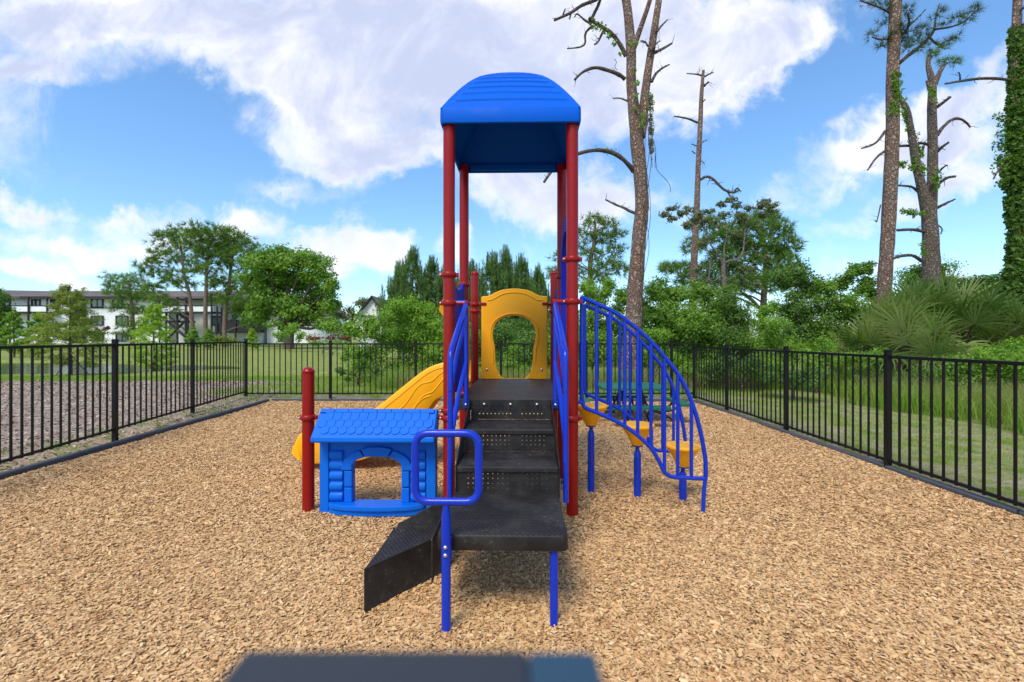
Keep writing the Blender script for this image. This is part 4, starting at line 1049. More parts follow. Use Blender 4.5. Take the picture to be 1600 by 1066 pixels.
# ---- dark young pines
YP = 'young pines behind the scrub'
def young_pine(px, Y, top, w, label, n=12):
    """dense young pine: whorls of upswept branches tipped with upright candles"""
    base = W(px, 560, Y); base.z = gh(base.x, Y); t = thing('young_pine', label, 'tree', base, 0, YP); k = Y/F
    H = CH+(HY-top)*k-base.z; mb = MB(); mb.tube([(0, 0, -.1), (0, 0, H*.5), (0, 0, H*.97)], [.10, .06, .012], 8, False)
    Ps = []; Ds = []; Cs = []
    def candle(p, h, m):
        for q in range(m): Cs.append(p+Vector((random.uniform(-.015, .015), random.uniform(-.015, .015), h*q/m)))
    for i in range(n):
        f = (i+random.uniform(.3, .8))/n; z = H*(.08+.82*f); R = w*k*(1-f)**1.0*1.2+.10; m = int(7+6*(1-f))
        for j in range(m):
            a = j*2*PI/m+i*.7+random.uniform(-.3, .3); rr = R*random.uniform(.5, 1.15); e = Vector((rr*math.cos(a), rr*math.sin(a), z+rr*random.uniform(.2, .6))); s0 = Vector((0, 0, z-rr*.05))
            mid = s0.lerp(e, .6)-Vector((0, 0, rr*.12)); pp = smooth_path([s0, mid, e, e+Vector((0, 0, .25))], 4); mb.tube(pp, [.02*(1-.7*q/(len(pp)-1)) for q in range(len(pp))], 5, False)
            for q in range(4, len(pp)):
                for _ in range(2): Ps.append(pp[q]+Vector(rdir(1)[0])*.10); Ds.append((pp[q]-s0).normalized()*.5+Vector((0, 0, .9)))
            candle(pp[-1], random.uniform(.3, .8), 8)
            for _ in range(2):
                c = pp[random.randrange(5, len(pp))]+Vector((random.uniform(-.2, .2), random.uniform(-.2, .2), .1)); candle(c, random.uniform(.3, .6), 6)
    candle(Vector((0, 0, H*.82)), H*.19, 22)
    mb.build('trunk', M['bark'], t)
    V, R = needle_tufts(np.array([tuple(p) for p in Ps]), unit(np.array([tuple(p) for p in Ds])), 12, .17, .009)
    V2, R2 = needle_tufts(np.array([tuple(p) for p in Cs]), np.tile([0, 0, 1.], (len(Cs), 1)), 9, .19, .007, .42)
    add_crown(t, np.concatenate([V, V2]), np.concatenate([R, np.clip(R2+.25, 0, 1)]), 'needle_y'); return t
for a in [(645, 25, 387, 38, 'tallest dark young pine left of the tower'), (624, 27, 412, 30, 'dark young pine on the outer left of its group'), (674, 26, 404, 36, 'dark young pine just left of the red posts'), (700, 28, 410, 40, 'dark young pine seen between the left red posts'),
          (738, 27, 412, 30, 'dark young pine rising behind the short left red post'), (768, 24, 398, 34, 'twin-topped dark young pine left of the panel centre'), (790, 25, 393, 36, 'tallest dark young pine behind the yellow panel'), (814, 25, 402, 36, 'dark young pine right of the panel centre'), (840, 27, 420, 30, 'lower dark young pine next to the right red posts')]:
    young_pine(a[0], a[1], a[2], a[3]*1.3, a[4])
# ---- middle pine, tall dead pine and snag
pine_tree(928, 560, 34, 'open-crowned pine between the tower and the big bare trunk', [(926, 500), (924, 450), (922, 415), (928, 380), (930, 350)],
    [(930, 344, 16, 8), (950, 352, 14, 8), (915, 362, 16, 9), (940, 372, 20, 10), (962, 366, 12, 8), (905, 388, 14, 8), (960, 392, 18, 9), (925, 396, 14, 7), (880, 400, 16, 8), (950, 414, 22, 9), (895, 424, 20, 9), (935, 432, 20, 9), (970, 420, 12, 8), (868, 428, 12, 8)], 34, 14, .45, .020, r0=.26, mat='needle', bare=[(922, 420, 890, 400), (924, 430, 970, 396)])

def traced(path, Y, r_px, base, sub=4, seg=14, mb=None, wob=.1, dy=None):
    k = Y/F; n = len(path)
    pts = [W(a, b, Y+(dy[i] if dy else 0))-base for i, (a, b) in enumerate(path)]
    sp_ = smooth_path(pts, sub); m = len(sp_); rs = []
    for i in range(m):
        f = i/(m-1)*(n-1); j = min(int(f), n-2); rs.append((r_px[j]+(r_px[j+1]-r_px[j])*(f-j))*k*.85)
    mb.tube(sp_, rs, seg, True, wob); return sp_

def vine(points, per, spread, size, V, R):
    for p in points:
        P = np.array(tuple(p))+rdir(per)*spread*RNG.uniform(.5, 1, per)[:, None]
        V.append(leaf_quads(P, unit(RNG.normal(0, 1, (per, 3))+np.array([0, -.5, .3])), np.full(per, size), .8)); R.append(RNG.uniform(.1, .9, per))

def twigs(mb, path, Y, base, r, dyy):
    n = len(path); k = Y/F
    for _ in range(2+n):
        f = random.uniform(.2, 1)*(n-1); j = min(int(f), n-2); q = f-j
        x = path[j][0]+(path[j+1][0]-path[j][0])*q; y = path[j][1]+(path[j+1][1]-path[j][1])*q
        a = W(x, y, Y+dyy*f/(n-1))-base; L = random.uniform(4, 14)*k; d = Vector((random.uniform(-1, 1), random.uniform(-1, 1), random.uniform(-.6, 1))).normalized()
        p = wander(a, a+d*L, 3, .12); mb.tube(p, [max(.25, r*.35)*k*(1-.7*i/(len(p)-1)) for i in range(len(p))], 4, False)

def dead_pine():
    Y = 12.4; base = W(985, 600, Y); base.z = gh(base.x, Y); t = thing('bare_pine', 'tall leafless pine trunk with forked top and hanging vines, right of the tower', 'tree', base)
    g = (985, HY+(CH-base.z)*F/Y+6); mb = MB()
    traced([g, (987, 540), (990, 495), (994, 430), (999, 370), (1003, 320), (1000, 270), (996, 230), (993, 195), (988, 150), (986, 115), (986, 80), (982, 30), (976, -15)], Y, [19, 17.5, 15.5, 13.5, 13, 12.5, 12, 12, 11.5, 9.5, 9, 9, 8, 7.5], base, mb=mb)
    traced([(1000, 215), (1004, 185), (1006, 160), (1010, 130), (1016, 90), (1022, 50), (1028, 10), (1032, -25)], Y, [9, 8.5, 8, 7.5, 7, 6.5, 6, 5.5], base, mb=mb, dy=[0, .05, .1, .15, .2, .2, .25, .3])
    traced([(990, 75), (997, 55), (1004, 35), (1012, 12), (1020, -15)], Y, [5.5, 5, 4.5, 4, 3.5], base, mb=mb, dy=[0, -.1, -.2, -.3, -.4])
    mb.build('trunk', M['bark'], t)
    def b(path, r0, r1, dyy=-.4):
        br = MB(); n = len(path); traced(path, Y, [r0+(r1-r0)*i/(n-1) for i in range(n)], base, mb=br, seg=7, wob=.3, dy=[dyy*i/(n-1) for i in range(n)]); twigs(br, path, Y, base, r1, dyy); br.build('limb', M['branch'], t)
    b([(976, 124), (968, 117), (950, 110), (930, 106), (912, 112), (898, 125)], 4, 2)
    b([(990, 268), (982, 258), (970, 246), (952, 237), (930, 235), (906, 240), (880, 252), (862, 268), (850, 285)], 4.5, 2, -1.0)
    b([(994, 334), (984, 330), (975, 325), (962, 320), (946, 312)], 3, 1.5, .3)
    b([(978, 88), (970, 72), (958, 55), (945, 45), (930, 36), (920, 28)], 4, 3, -.3); b([(926, 40), (915, 52), (914, 68), (905, 74), (886, 76)], 2.4, 1.1, .2); b([(924, 38), (912, 30), (902, 22), (898, 27)], 2.2, 1.2, .1)
    b([(944, 46), (938, 58), (934, 66), (929, 70)], 2.2, 1.5); b([(922, 34), (930, 18), (936, 6), (940, -8)], 3, 2.4, .1)
    b([(940, -8), (930, 0), (910, 8), (892, 20), (866, 32)], 4, 2, -.5); b([(892, 20), (890, 30)], 2, 1.2); b([(880, 23), (883, 14)], 1.6, .8)
    b([(1024, 82), (1036, 76), (1050, 68)], 3.2, 1.6, .3); b([(1018, 128), (1026, 114), (1036, 106), (1046, 101)], 3, 1.2, .3); b([(1026, 50), (1034, 40), (1043, 31)], 2.4, 1, .2); b([(1012, 72), (1008, 66), (1001, 64)], 2, 1.2, .2)
    b([(984, 160), (970, 154), (958, 154)], 2, .9, .2); b([(1016, 80), (1024, 70), (1031, 64)], 2.2, 1, .2)
    V, R = [], []
    for (a, b_, s) in [(925, 34, 7), (935, 40, 8), (944, 46, 7), (930, 44, 6), (952, 56, 5), (960, 66, 5), (970, 84, 4), (985, 70, 4), (994, 68, 4), (992, 110, 3), (996, 130, 4), (995, 150, 4), (994, 170, 4), (1004, 182, 5), (1016, 150, 5), (1018, 160, 5), (950, 236, 6), (960, 238, 5), (1002, 195, 5), (1012, 170, 4)]:
        vine([W(a, b_, Y-.25)-base], 26, s*Y/F, .065, V, R)
    add_crown(t, np.concatenate(V), np.concatenate(R), 'lf_mid', 'vine_leaves')
    mo = MB()
    for (x0, y0, x1, y1, sag) in [(1015, 160, 1014, 300, 3), (1017, 170, 1020, 250, 4), (1016, 200, 1028, 262, 2), (1015, 180, 1008, 420, 6), (1020, 240, 1046, 300, 5), (1006, 260, 1004, 500, 5), (1010, 300, 1004, 490, 7), (964, 110, 960, 92, 2), (1012, 210, 1012, 330, 3), (1016, 180, 1016, 262, -3)]:
        p = smooth_path([W(x0+(x1-x0)*f+sag*math.sin(f*7+x0)*1.0, y0+(y1-y0)*f, Y-.35)-base for f in [i/6 for i in range(7)]], 3); mo.tube(p, .008, 5, False)
    mo.build('hanging_vines', M['branch'], t)
    V = []; R = []
    for _ in range(90):
        f = random.random(); p = W(1016+random.uniform(-2.5, 2.5)+f*2, 150+f*90, Y-.3)-base; vine([p], 10, .05, .05, V, R)
    add_crown(t, np.concatenate(V), np.concatenate(R), 'moss', 'hanging_moss')
dead_pine()

def snag():
    Y = 21; base = W(1082, 560, Y); base.z = gh(base.x, Y); t = thing('snag', 'thin broken-topped dead pine behind the shrubs, right of the big bare pine', 'dead tree', base)
    mb = MB(); traced([(1082, HY+(CH-base.z)*F/Y+4), (1083, 450), (1086, 380), (1089, 320), (1091, 260), (1094, 200), (1096, 150), (1099, 110)], Y, [8, 6.8, 5.8, 5.3, 4.6, 4.2, 3.6, 2.4], base, mb=mb); mb.build('trunk', M['bark'], t)
    def b(path, r0, r1, dyy=-.3):
        br = MB(); n = len(path); traced(path, Y, [r0+(r1-r0)*i/(n-1) for i in range(n)], base, mb=br, seg=6, wob=.25, dy=[dyy*i/(n-1) for i in range(n)]); twigs(br, path, Y, base, r1, dyy); br.build('limb', M['branch'], t)
    b([(1096, 118), (1086, 116), (1073, 115)], 1.6, 1); b([(1101, 120), (1108, 116), (1115, 113)], 1.8, 1); b([(1100, 135), (1104, 131), (1107, 128)], 2, 1.4); b([(1090, 192), (1076, 186), (1062, 183), (1053, 182)], 2.2, 1.1)
    b([(1094, 281), (1104, 276), (1114, 280), (1124, 290), (1134, 298), (1146, 301), (1155, 297)], 2.8, 2); b([(1146, 301), (1152, 294), (1158, 300)], 1.6, .9); b([(1136, 299), (1142, 308), (1146, 306)], 1.5, .8); b([(1098, 222), (1104, 219)], 1.2, .6); b([(1088, 228), (1080, 225)], 1.2, .6); b([(1086, 240), (1081, 236)], 1.2, .6); b([(1096, 252), (1101, 256)], 1, .6); b([(1098, 160), (1102, 155)], 1.2, .8)
snag()

# ---- right-hand trees
pine_tree(1190, 560, 30, 'full round pine behind the pale bare-limbed tree', [(1192, 500), (1194, 450), (1196, 400), (1190, 350)],
    [(1100, 350, 20, 10), (1120, 372, 18, 9), (1160, 352, 24, 12), (1190, 346, 24, 12), (1214, 360, 20, 12), (1230, 384, 18, 12), (1180, 380, 24, 12), (1206, 396, 24, 12), (1150, 388, 20, 10), (1086, 384, 16, 9), (1060, 420, 20, 7), (1046, 418, 12, 6), (1170, 412, 22, 11), (1222, 414, 20, 11), (1140, 420, 20, 9), (1130, 400, 20, 12), (1100, 420, 20, 10), (1120, 440, 26, 12), (1160, 440, 26, 12), (1200, 440, 26, 12), (1236, 430, 18, 12), (1076, 440, 20, 10), (1140, 366, 18, 10)], 34, 16, .45, .020, r0=.24)
def pale_tree():
    Y = 19; base = W(1132, 560, Y); base.z = gh(base.x, Y); t = thing('sparse_tree', 'sparse tree with pale twisting limbs right of the thin snag', 'tree', base)
    br = MB()
    def b(path, r0, r1, dyy=0):
        n = len(path); traced(path, Y, [r0+(r1-r0)*i/(n-1) for i in range(n)], base, mb=br, seg=7, wob=.12, dy=[dyy*i/(n-1) for i in range(n)]); return path[-1]
    gy = HY+(CH-base.z)*F/Y
    b([(1132, gy+4), (1133, 470), (1131, 440), (1130, 408)], 5.5, 4)
    ends = [b([(1130, 412), (1140, 408), (1152, 406), (1160, 396), (1163, 375), (1164, 350), (1158, 335)], 2.8, 1), b([(1130, 420), (1124, 400), (1112, 385), (1102, 360), (1096, 335)], 2, .8, -.5), b([(1131, 410), (1132, 385), (1136, 360), (1130, 335)], 1.8, .8, .5), b([(1104, 460), (1108, 430), (1110, 400), (1098, 380)], 2, .8, .4), b([(1163, 370), (1176, 350), (1190, 338)], 1.2, .6, .5),
            b([(1136, 360), (1150, 340), (1150, 322)], 1, .5), b([(1102, 360), (1086, 340), (1066, 332)], 1.1, .5), b([(1130, 430), (1110, 440), (1092, 420)], 1.4, .6), b([(1130, 450), (1116, 452), (1104, 466), (1098, 485)], 1.6, .6), b([(1160, 396), (1180, 392), (1196, 404)], 1.2, .5), b([(1164, 352), (1180, 330), (1196, 318)], 1, .5), b([(1133, 440), (1150, 430), (1160, 420)], 1.3, .5), b([(1150, 322), (1140, 312)], .8, .4), b([(1190, 338), (1205, 330)], .7, .4), b([(1131, 470), (1122, 478), (1112, 470), (1106, 440)], 2, 1)]
    br.build('trunk', M['branch_pale'], t); cl = []; k = Y/F
    for (a, b_) in ends+[(1040, 336), (1052, 326), (1075, 330), (1084, 346), (1110, 330), (1170, 325), (1186, 324), (1206, 322), (1196, 316), (1128, 318), (1072, 352), (1048, 342), (1100, 345), (1160, 345), (1150, 365), (1120, 350), (1176, 420), (1160, 440), (1180, 445)]:
        w = W(a, b_, Y+random.uniform(-.6, .6))-base; cl.append((w.x, w.y, w.z, 9*k, 9*k, 6*k, .5))
    V, R = clump_leaves(cl, 24, .12, .5, 16, .6, .2); add_crown(t, V, R, 'lf_grey')
pale_tree()

def tall_pine():
    Y = 13.6; base = W(1376, 600, Y); base.z = gh(base.x, Y); t = thing('tall_pine', 'tall straight pine trunk with needles only at the top, right of centre', 'tree', base)
    gy = HY+(CH-base.z)*F/Y; mb = MB()
    traced([(1374, gy+4), (1377, 540), (1381, 460), (1385, 400), (1390, 320), (1393, 250), (1395, 180), (1395, 110), (1398, 50), (1400, -20), (1402, -60)], Y, [14, 12.5, 11.2, 11, 11, 10.6, 10.2, 9.8, 9.8, 9.5, 9], base, mb=mb); mb.build('trunk', M['bark'], t)
    def b(path, r0, r1, dyy=-.4):
        br = MB(); n = len(path); traced(path, Y, [r0+(r1-r0)*i/(n-1) for i in range(n)], base, mb=br, seg=6, wob=.25, dy=[dyy*i/(n-1) for i in range(n)]); twigs(br, path, Y, base, r1, dyy); br.build('limb', M['branch'], t)
    b([(1383, 205), (1372, 220), (1360, 228), (1346, 232)], 2.5, 1.2); b([(1383, 236), (1372, 244), (1362, 256), (1356, 266)], 2.5, 1.3); b([(1404, 100), (1418, 88), (1436, 74), (1452, 58), (1460, 46)], 4, 2.4, .3); b([(1460, 46), (1486, 42), (1506, 34), (1526, 16)], 2.2, 1, .3)
    b([(1452, 58), (1466, 70), (1480, 64), (1498, 58)], 2, 1, .2); b([(1460, 46), (1462, 28), (1468, 6)], 2, 1, .3); b([(1420, 40), (1432, 30), (1446, 15)], 2, 1, .1); b([(1405, 60), (1420, 40), (1418, 20)], 2.4, 1.4); b([(1388, 60), (1376, 62), (1362, 58)], 2, 1); b([(1390, 20), (1370, 10), (1345, 2)], 2, 1); b([(1376, 320), (1370, 346), (1368, 344)], 1.2, .7, 0)
    k = Y/F; cl = []
    for (a, b_, ra, rb) in [(1364, 54, 9, 6), (1374, 72, 9, 5), (1385, 60, 12, 7), (1404, 66, 14, 8), (1420, 52, 14, 8), (1410, 40, 12, 8), (1432, 60, 13, 7), (1444, 46, 10, 6), (1418, 76, 14, 6), (1438, 76, 10, 5), (1466, 22, 10, 7), (1478, 34, 9, 5), (1492, 28, 10, 6), (1508, 34, 9, 5), (1518, 22, 10, 7), (1527, 12, 8, 6), (1460, 72, 8, 4), (1478, 66, 10, 5), (1496, 58, 9, 4), (1346, 2, 12, 5), (1370, 4, 12, 6), (1388, 14, 12, 6), (1416, 14, 8, 10), (1380, 36, 9, 5), (1450, 60, 8, 5)]:
        w = W(a, b_, Y+random.uniform(-.25, .25))-base; cl.append((w.x, w.y, w.z, ra*k, ra*k, rb*k, max(.5, ra*rb/70)))
    V, R = pine_clumps(cl, 15, 22, .20, .0035, .1); add_crown(t, V, R, 'needle_w')
    V, R = [], []
    for _ in range(60): vine([W(1401+random.gauss(0, 5), 110+random.random()*70, Y-.16)-base], 12, .07, .065, V, R)
    add_crown(t, np.concatenate(V), np.concatenate(R), 'lf_mid', 'vine_leaves')
tall_pine()

def forked_pine():
    Y = 15.5; base = W(1452, 600, Y); base.z = gh(base.x, Y); t = thing('forked_pine', 'dead forked pine with stubby branches and ivy, right of the straight trunk', 'tree', base)
    gy = HY+(CH-base.z)*F/Y; mb = MB()
    traced([(1456, gy+4), (1456, 480), (1455, 420), (1454, 370), (1452, 335), (1456, 300), (1457, 260), (1457, 210), (1456, 170), (1457, 140), (1459, 125)], Y, [17, 15.5, 13.5, 12.5, 11, 8.5, 7.6, 7.2, 6.8, 6.2, 5.5], base, mb=mb)
    traced([(1450, 345), (1444, 310), (1437, 280), (1430, 250), (1425, 215), (1420, 185), (1414, 165), (1405, 158)], Y, [9, 8, 7, 6, 5.6, 5, 4.4, 3.5], base, mb=mb, dy=[0, -.1, -.2, -.25, -.3, -.3, -.3, -.3])
    traced([(1458, 135), (1454, 118), (1450, 100), (1452, 85)], Y, [5.5, 5, 3.6, 2.5], base, mb=mb); traced([(1460, 132), (1466, 118), (1472, 106), (1478, 98)], Y, [5, 4, 3.5, 2], base, mb=mb); traced([(1452, 140), (1448, 126)], Y, [3, 2], base, mb=mb)
    mb.build('trunk', M['bark_grey'], t)
    def b(path, r0, r1, dyy=-.3):
        br = MB(); n = len(path); traced(path, Y, [r0+(r1-r0)*i/(n-1) for i in range(n)], base, mb=br, seg=6, wob=.25, dy=[dyy*i/(n-1) for i in range(n)]); twigs(br, path, Y, base, r1, dyy); br.build('limb', M['branch'], t)
    b([(1463, 168), (1474, 160), (1486, 151)], 3, 2); b([(1464, 212), (1474, 198), (1488, 187), (1500, 186), (1510, 192), (1516, 199)], 3.4, 1.4, .2); b([(1464, 238), (1472, 230), (1483, 222)], 3, 2); b([(1466, 270), (1474, 262), (1480, 258)], 2, 1.2); b([(1468, 286), (1480, 278), (1494, 276)], 3, 2); b([(1464, 325), (1478, 318), (1493, 311)], 3, 1.4)
    b([(1430, 228), (1414, 228), (1404, 229)], 3, 2); b([(1450, 226), (1440, 224), (1432, 226)], 3, 2.2, 0); b([(1443, 228), (1441, 238), (1439, 246)], 2.4, 1.6, 0); b([(1437, 302), (1424, 292), (1402, 290)], 3, 1.4); b([(1444, 362), (1425, 359), (1402, 360)], 3.4, 2.2); b([(1440, 408), (1424, 399), (1400, 402), (1392, 410)], 3.4, 2); b([(1466, 352), (1472, 358), (1470, 366)], 1.4, .8)
    V, R = [], []; k = Y/F
    for (x0, y0, x1, y1, w_, n) in [(1408, 170, 1432, 225, 6, 40), (1430, 228, 1440, 270, 8, 60), (1404, 255, 1430, 262, 5, 24), (1456, 140, 1460, 158, 6, 14), (1462, 265, 1464, 296, 6, 22), (1410, 330, 1440, 335, 8, 30), (1440, 385, 1444, 400, 4, 10)]:
        for _ in range(n): f = random.random(); vine([W(x0+(x1-x0)*f+random.gauss(0, w_*.5), y0+(y1-y0)*f+random.gauss(0, 3), Y-.3)-base], 10, .07, .07, V, R)
    add_crown(t, np.concatenate(V), np.concatenate(R), 'lf_mid', 'vine_leaves')
    cl = [(W(a, b_, Y)-base).to_tuple()+(ra*k, ra*k, rb*k, 1.2) for a, b_, ra, rb in [(1478, 96, 12, 4), (1492, 98, 10, 4), (1470, 76, 10, 5), (1458, 84, 8, 5)]]
    V, R = pine_clumps(cl, 16, 20, .2, .004, .1); add_crown(t, V, R, 'needle')
forked_pine()

def ivy_tree():
    Y = 12.5; base = W(1585, 600, Y); base.z = gh(base.x, Y); t = thing('ivy_covered_tree', 'tall trunk smothered in dark ivy at the right edge of the photo', 'tree', base)
    gy = HY+(CH-base.z)*F/Y; mb = MB(); traced([(1588, gy+4), (1588, 480), (1589, 400), (1590, 300), (1588, 200), (1586, 120), (1588, 60), (1590, 0), (1592, -50)], Y, [9, 8.5, 8, 7, 6.5, 6.5, 7, 6.5, 6], base, mb=mb)
    mb.build('trunk', M['bark'], t)
    def b(path, r0, r1, dyy=-.3):
        br = MB(); n = len(path); traced(path, Y, [r0+(r1-r0)*i/(n-1) for i in range(n)], base, mb=br, seg=6, wob=.25, dy=[dyy*i/(n-1) for i in range(n)]); twigs(br, path, Y, base, r1, dyy); br.build('limb', M['branch'], t)
    b([(1582, 126), (1560, 123), (1530, 123), (1500, 127), (1477, 131)], 3, 1.8); b([(1500, 127), (1500, 118), (1498, 113)], 1.4, .8); b([(1578, 240), (1565, 258), (1552, 280)], 2, 1); b([(1590, 60), (1600, 40), (1612, 20)], 3, 2); b([(1592, 20), (1602, 10)], 2, 1.2)
    V, R = [], []
    for _ in range(1000):
        y = 45+random.random()*480; w = 5 if y < 120 else (7.5 if y < 250 else 10.5+3.5*math.sin(y*.03)); lean = 1
        a = random.uniform(0, 2*PI); rr = w*random.uniform(.72, 1.1)*Y/F
        c = W(1589+lean, y, Y)-base+Vector((math.cos(a)*rr, math.sin(a)*rr*.9, 0)); vine([c], 26, .13, .10, V, R)
    for _ in range(60): vine([W(1566+random.gauss(0, 5), 180+random.random()*110, Y-.1)-base], 8, .1, .08, V, R)
    add_crown(t, np.concatenate(V), np.concatenate(R), 'lf_dark', 'ivy_leaves')
ivy_tree()

# ---- shrub belt on the right, each bush its own
G = 'shrubs behind the right part of the fence'
SB = [
 (925, 600, 14, 'bright leafy shrub just right of the tower posts', [(915, 455, 20, 18), (935, 470, 24, 20), (950, 445, 18, 16), (925, 505, 28, 24), (955, 510, 24, 24), (935, 550, 30, 26)], 'lf_bright', 130, .075),
 (1040, 600, 13.6, 'tall dense mid-green shrub right of the big bare trunk', [(1030, 455, 26, 18), (1060, 462, 28, 20), (1040, 500, 34, 26), (1075, 505, 30, 26), (1035, 545, 34, 26), (1070, 555, 34, 24)], 'lf_mid', 150, .085),
 (1115, 600, 14.2, 'dense rounded shrub below the thin snag', [(1100, 458, 24, 18), (1125, 475, 28, 22), (1105, 510, 32, 26), (1140, 520, 28, 26), (1115, 555, 34, 24)], 'lf_mid', 150, .085),
 (985, 600, 14.6, 'shrub filling the gap directly behind the big bare trunk', [(975, 468, 20, 18), (1000, 480, 22, 20), (985, 515, 28, 26), (1000, 555, 28, 26)], 'lf_mid', 140, .085),
 (1022, 606, 11.6, 'small light green bush at the base of the big bare trunk', [(1020, 520, 14, 10), (1036, 530, 16, 12), (1024, 552, 22, 16), (1050, 560, 18, 14)], 'lf_bright', 110, .06),
 (1150, 600, 13.0, 'dark feathery shrub left of the lime bush', [(1140, 470, 20, 20), (1158, 490, 24, 24), (1145, 530, 28, 28), (1165, 560, 26, 22)], 'lf_dark', 140, .06),
 (1206, 600, 12.0, 'bright lime feathery bush before the dark hedge', [(1204, 478, 14, 12), (1192, 500, 20, 18), (1216, 510, 22, 20), (1196, 540, 26, 22), (1224, 548, 24, 20), (1205, 572, 30, 18)], 'lf_bright', 150, .05),
 (1240, 600, 15.5, 'dark tangled shrub under the round pine', [(1225, 440, 24, 20), (1250, 430, 22, 20), (1268, 452, 22, 20), (1240, 475, 30, 22), (1262, 500, 30, 24), (1245, 535, 30, 26)], 'lf_dark', 130, .09),
 (1300, 600, 14.8, 'mid-green shrub left of the palmettos', [(1290, 446, 20, 14), (1312, 440, 18, 14), (1330, 432, 14, 14), (1300, 470, 26, 20), (1325, 480, 26, 22), (1295, 515, 28, 24), (1330, 530, 28, 24)], 'lf_mid', 120, .085),
 (1345, 600, 15.6, 'tall leafy shrub just left of the straight trunk', [(1340, 425, 14, 10), (1356, 418, 12, 10), (1350, 448, 24, 16), (1370, 465, 24, 20), (1345, 490, 26, 22)], 'lf_mid', 100, .10),
 (1275, 606, 10.6, 'low yellow-green weedy bush close to the right fence', [(1262, 548, 20, 14), (1290, 540, 18, 14), (1275, 566, 28, 14), (1305, 562, 22, 14)], 'lf_bright', 120, .05),
 (1345, 606, 10.0, 'low leafy bush at the foot of the palmettos', [(1335, 560, 20, 12), (1360, 556, 20, 12), (1345, 580, 30, 14)], 'lf_bright', 110, .05),
 (1420, 600, 17, 'dark leafy shrub round the foot of the forked pine', [(1430, 440, 26, 18), (1460, 425, 26, 18), (1485, 445, 26, 18), (1440, 475, 32, 24), (1480, 480, 32, 24)], 'lf_mid', 120, .10),
 (1530, 600, 16, 'dark hedge-like shrub between forked pine and ivy tree', [(1510, 452, 26, 16), (1540, 450, 28, 16), (1570, 444, 26, 18), (1525, 485, 34, 22), (1565, 490, 34, 24), (1600, 470, 30, 26)], 'lf_dark', 130, .10),
 (1510, 606, 9.0, 'bright bush right behind the fence under the palmettos', [(1500, 578, 30, 20), (1540, 570, 30, 20), (1525, 600, 40, 20)], 'lf_mid', 120, .05),
 (1570, 606, 8.6, 'bright low bush at the right edge behind the fence', [(1570, 560, 34, 22), (1600, 555, 30, 24), (1590, 590, 40, 26)], 'lf_bright', 130, .05),
 (1430, 606, 9.6, 'dark low bush centred below the palmetto clump', [(1410, 590, 30, 18), (1450, 596, 32, 18), (1430, 612, 40, 16)], 'lf_dark', 120, .055),
 (1480, 606, 11.0, 'leafy bush behind the bright fence-side bushes', [(1470, 570, 30, 22), (1500, 560, 30, 22)], 'lf_mid', 110, .06),
 (890, 606, 12.6, 'low bush showing between the right red posts', [(875, 540, 22, 22), (895, 530, 20, 24), (885, 570, 26, 22)], 'lf_mid', 110, .07),
 (1160, 608, 10.8, 'low dark bush by the corner of the right fence', [(1130, 575, 26, 18), (1165, 570, 28, 18), (1190, 580, 26, 16)], 'lf_dark', 120, .055),
 (1240, 610, 9.6, 'dark low bush seen through the right fence panels', [(1220, 590, 28, 16), (1262, 592, 28, 16)], 'lf_dark', 110, .05),
 (1090, 608, 11.4, 'mid-green low bush beyond the back right fence corner', [(1075, 580, 24, 16), (1105, 578, 24, 16)], 'lf_mid', 110, .06),
]
for px, pb, Y, lab, cl, mat, per, size in SB:
    bush(px, pb, Y, lab, cl, mat, per, size, 22, G)
# far wood closing the view on the right
def wood():
    cl = []
    for i in range(34):
        x = 6+i*1.5+random.uniform(-.5, .5); y = 24-(.25*i if i > 12 else 0)+random.uniform(-1.5, 1.5); cl.append((x, y, 1.5+random.uniform(-.2, .4), 1.8, 1.5, 1.6, 1.6))
    for i in range(26):
        x = 12.5+random.uniform(-.8, 1.5)+i*.0; y = -2+i*.62; cl.append((x+max(0, (8-y)*.25), y, 1.1, 1.4, 1.3, 1.3, 1.4))
    for i in range(12):
        x = -4+i*1.0; cl.append((x, 20+random.uniform(-1, 1), 1.0, 1.3, 1.2, 1.1, 1.2))
    V, R = clump_leaves(cl, 110, .11, .55, 16, .42, .3); o = np_mesh('undergrowth', V, 4, Q, M['lf_dark'], R); o['kind'] = 'stuff'; tag(o, 'dark thicket of undergrowth behind the shrubs', 'undergrowth')
wood()

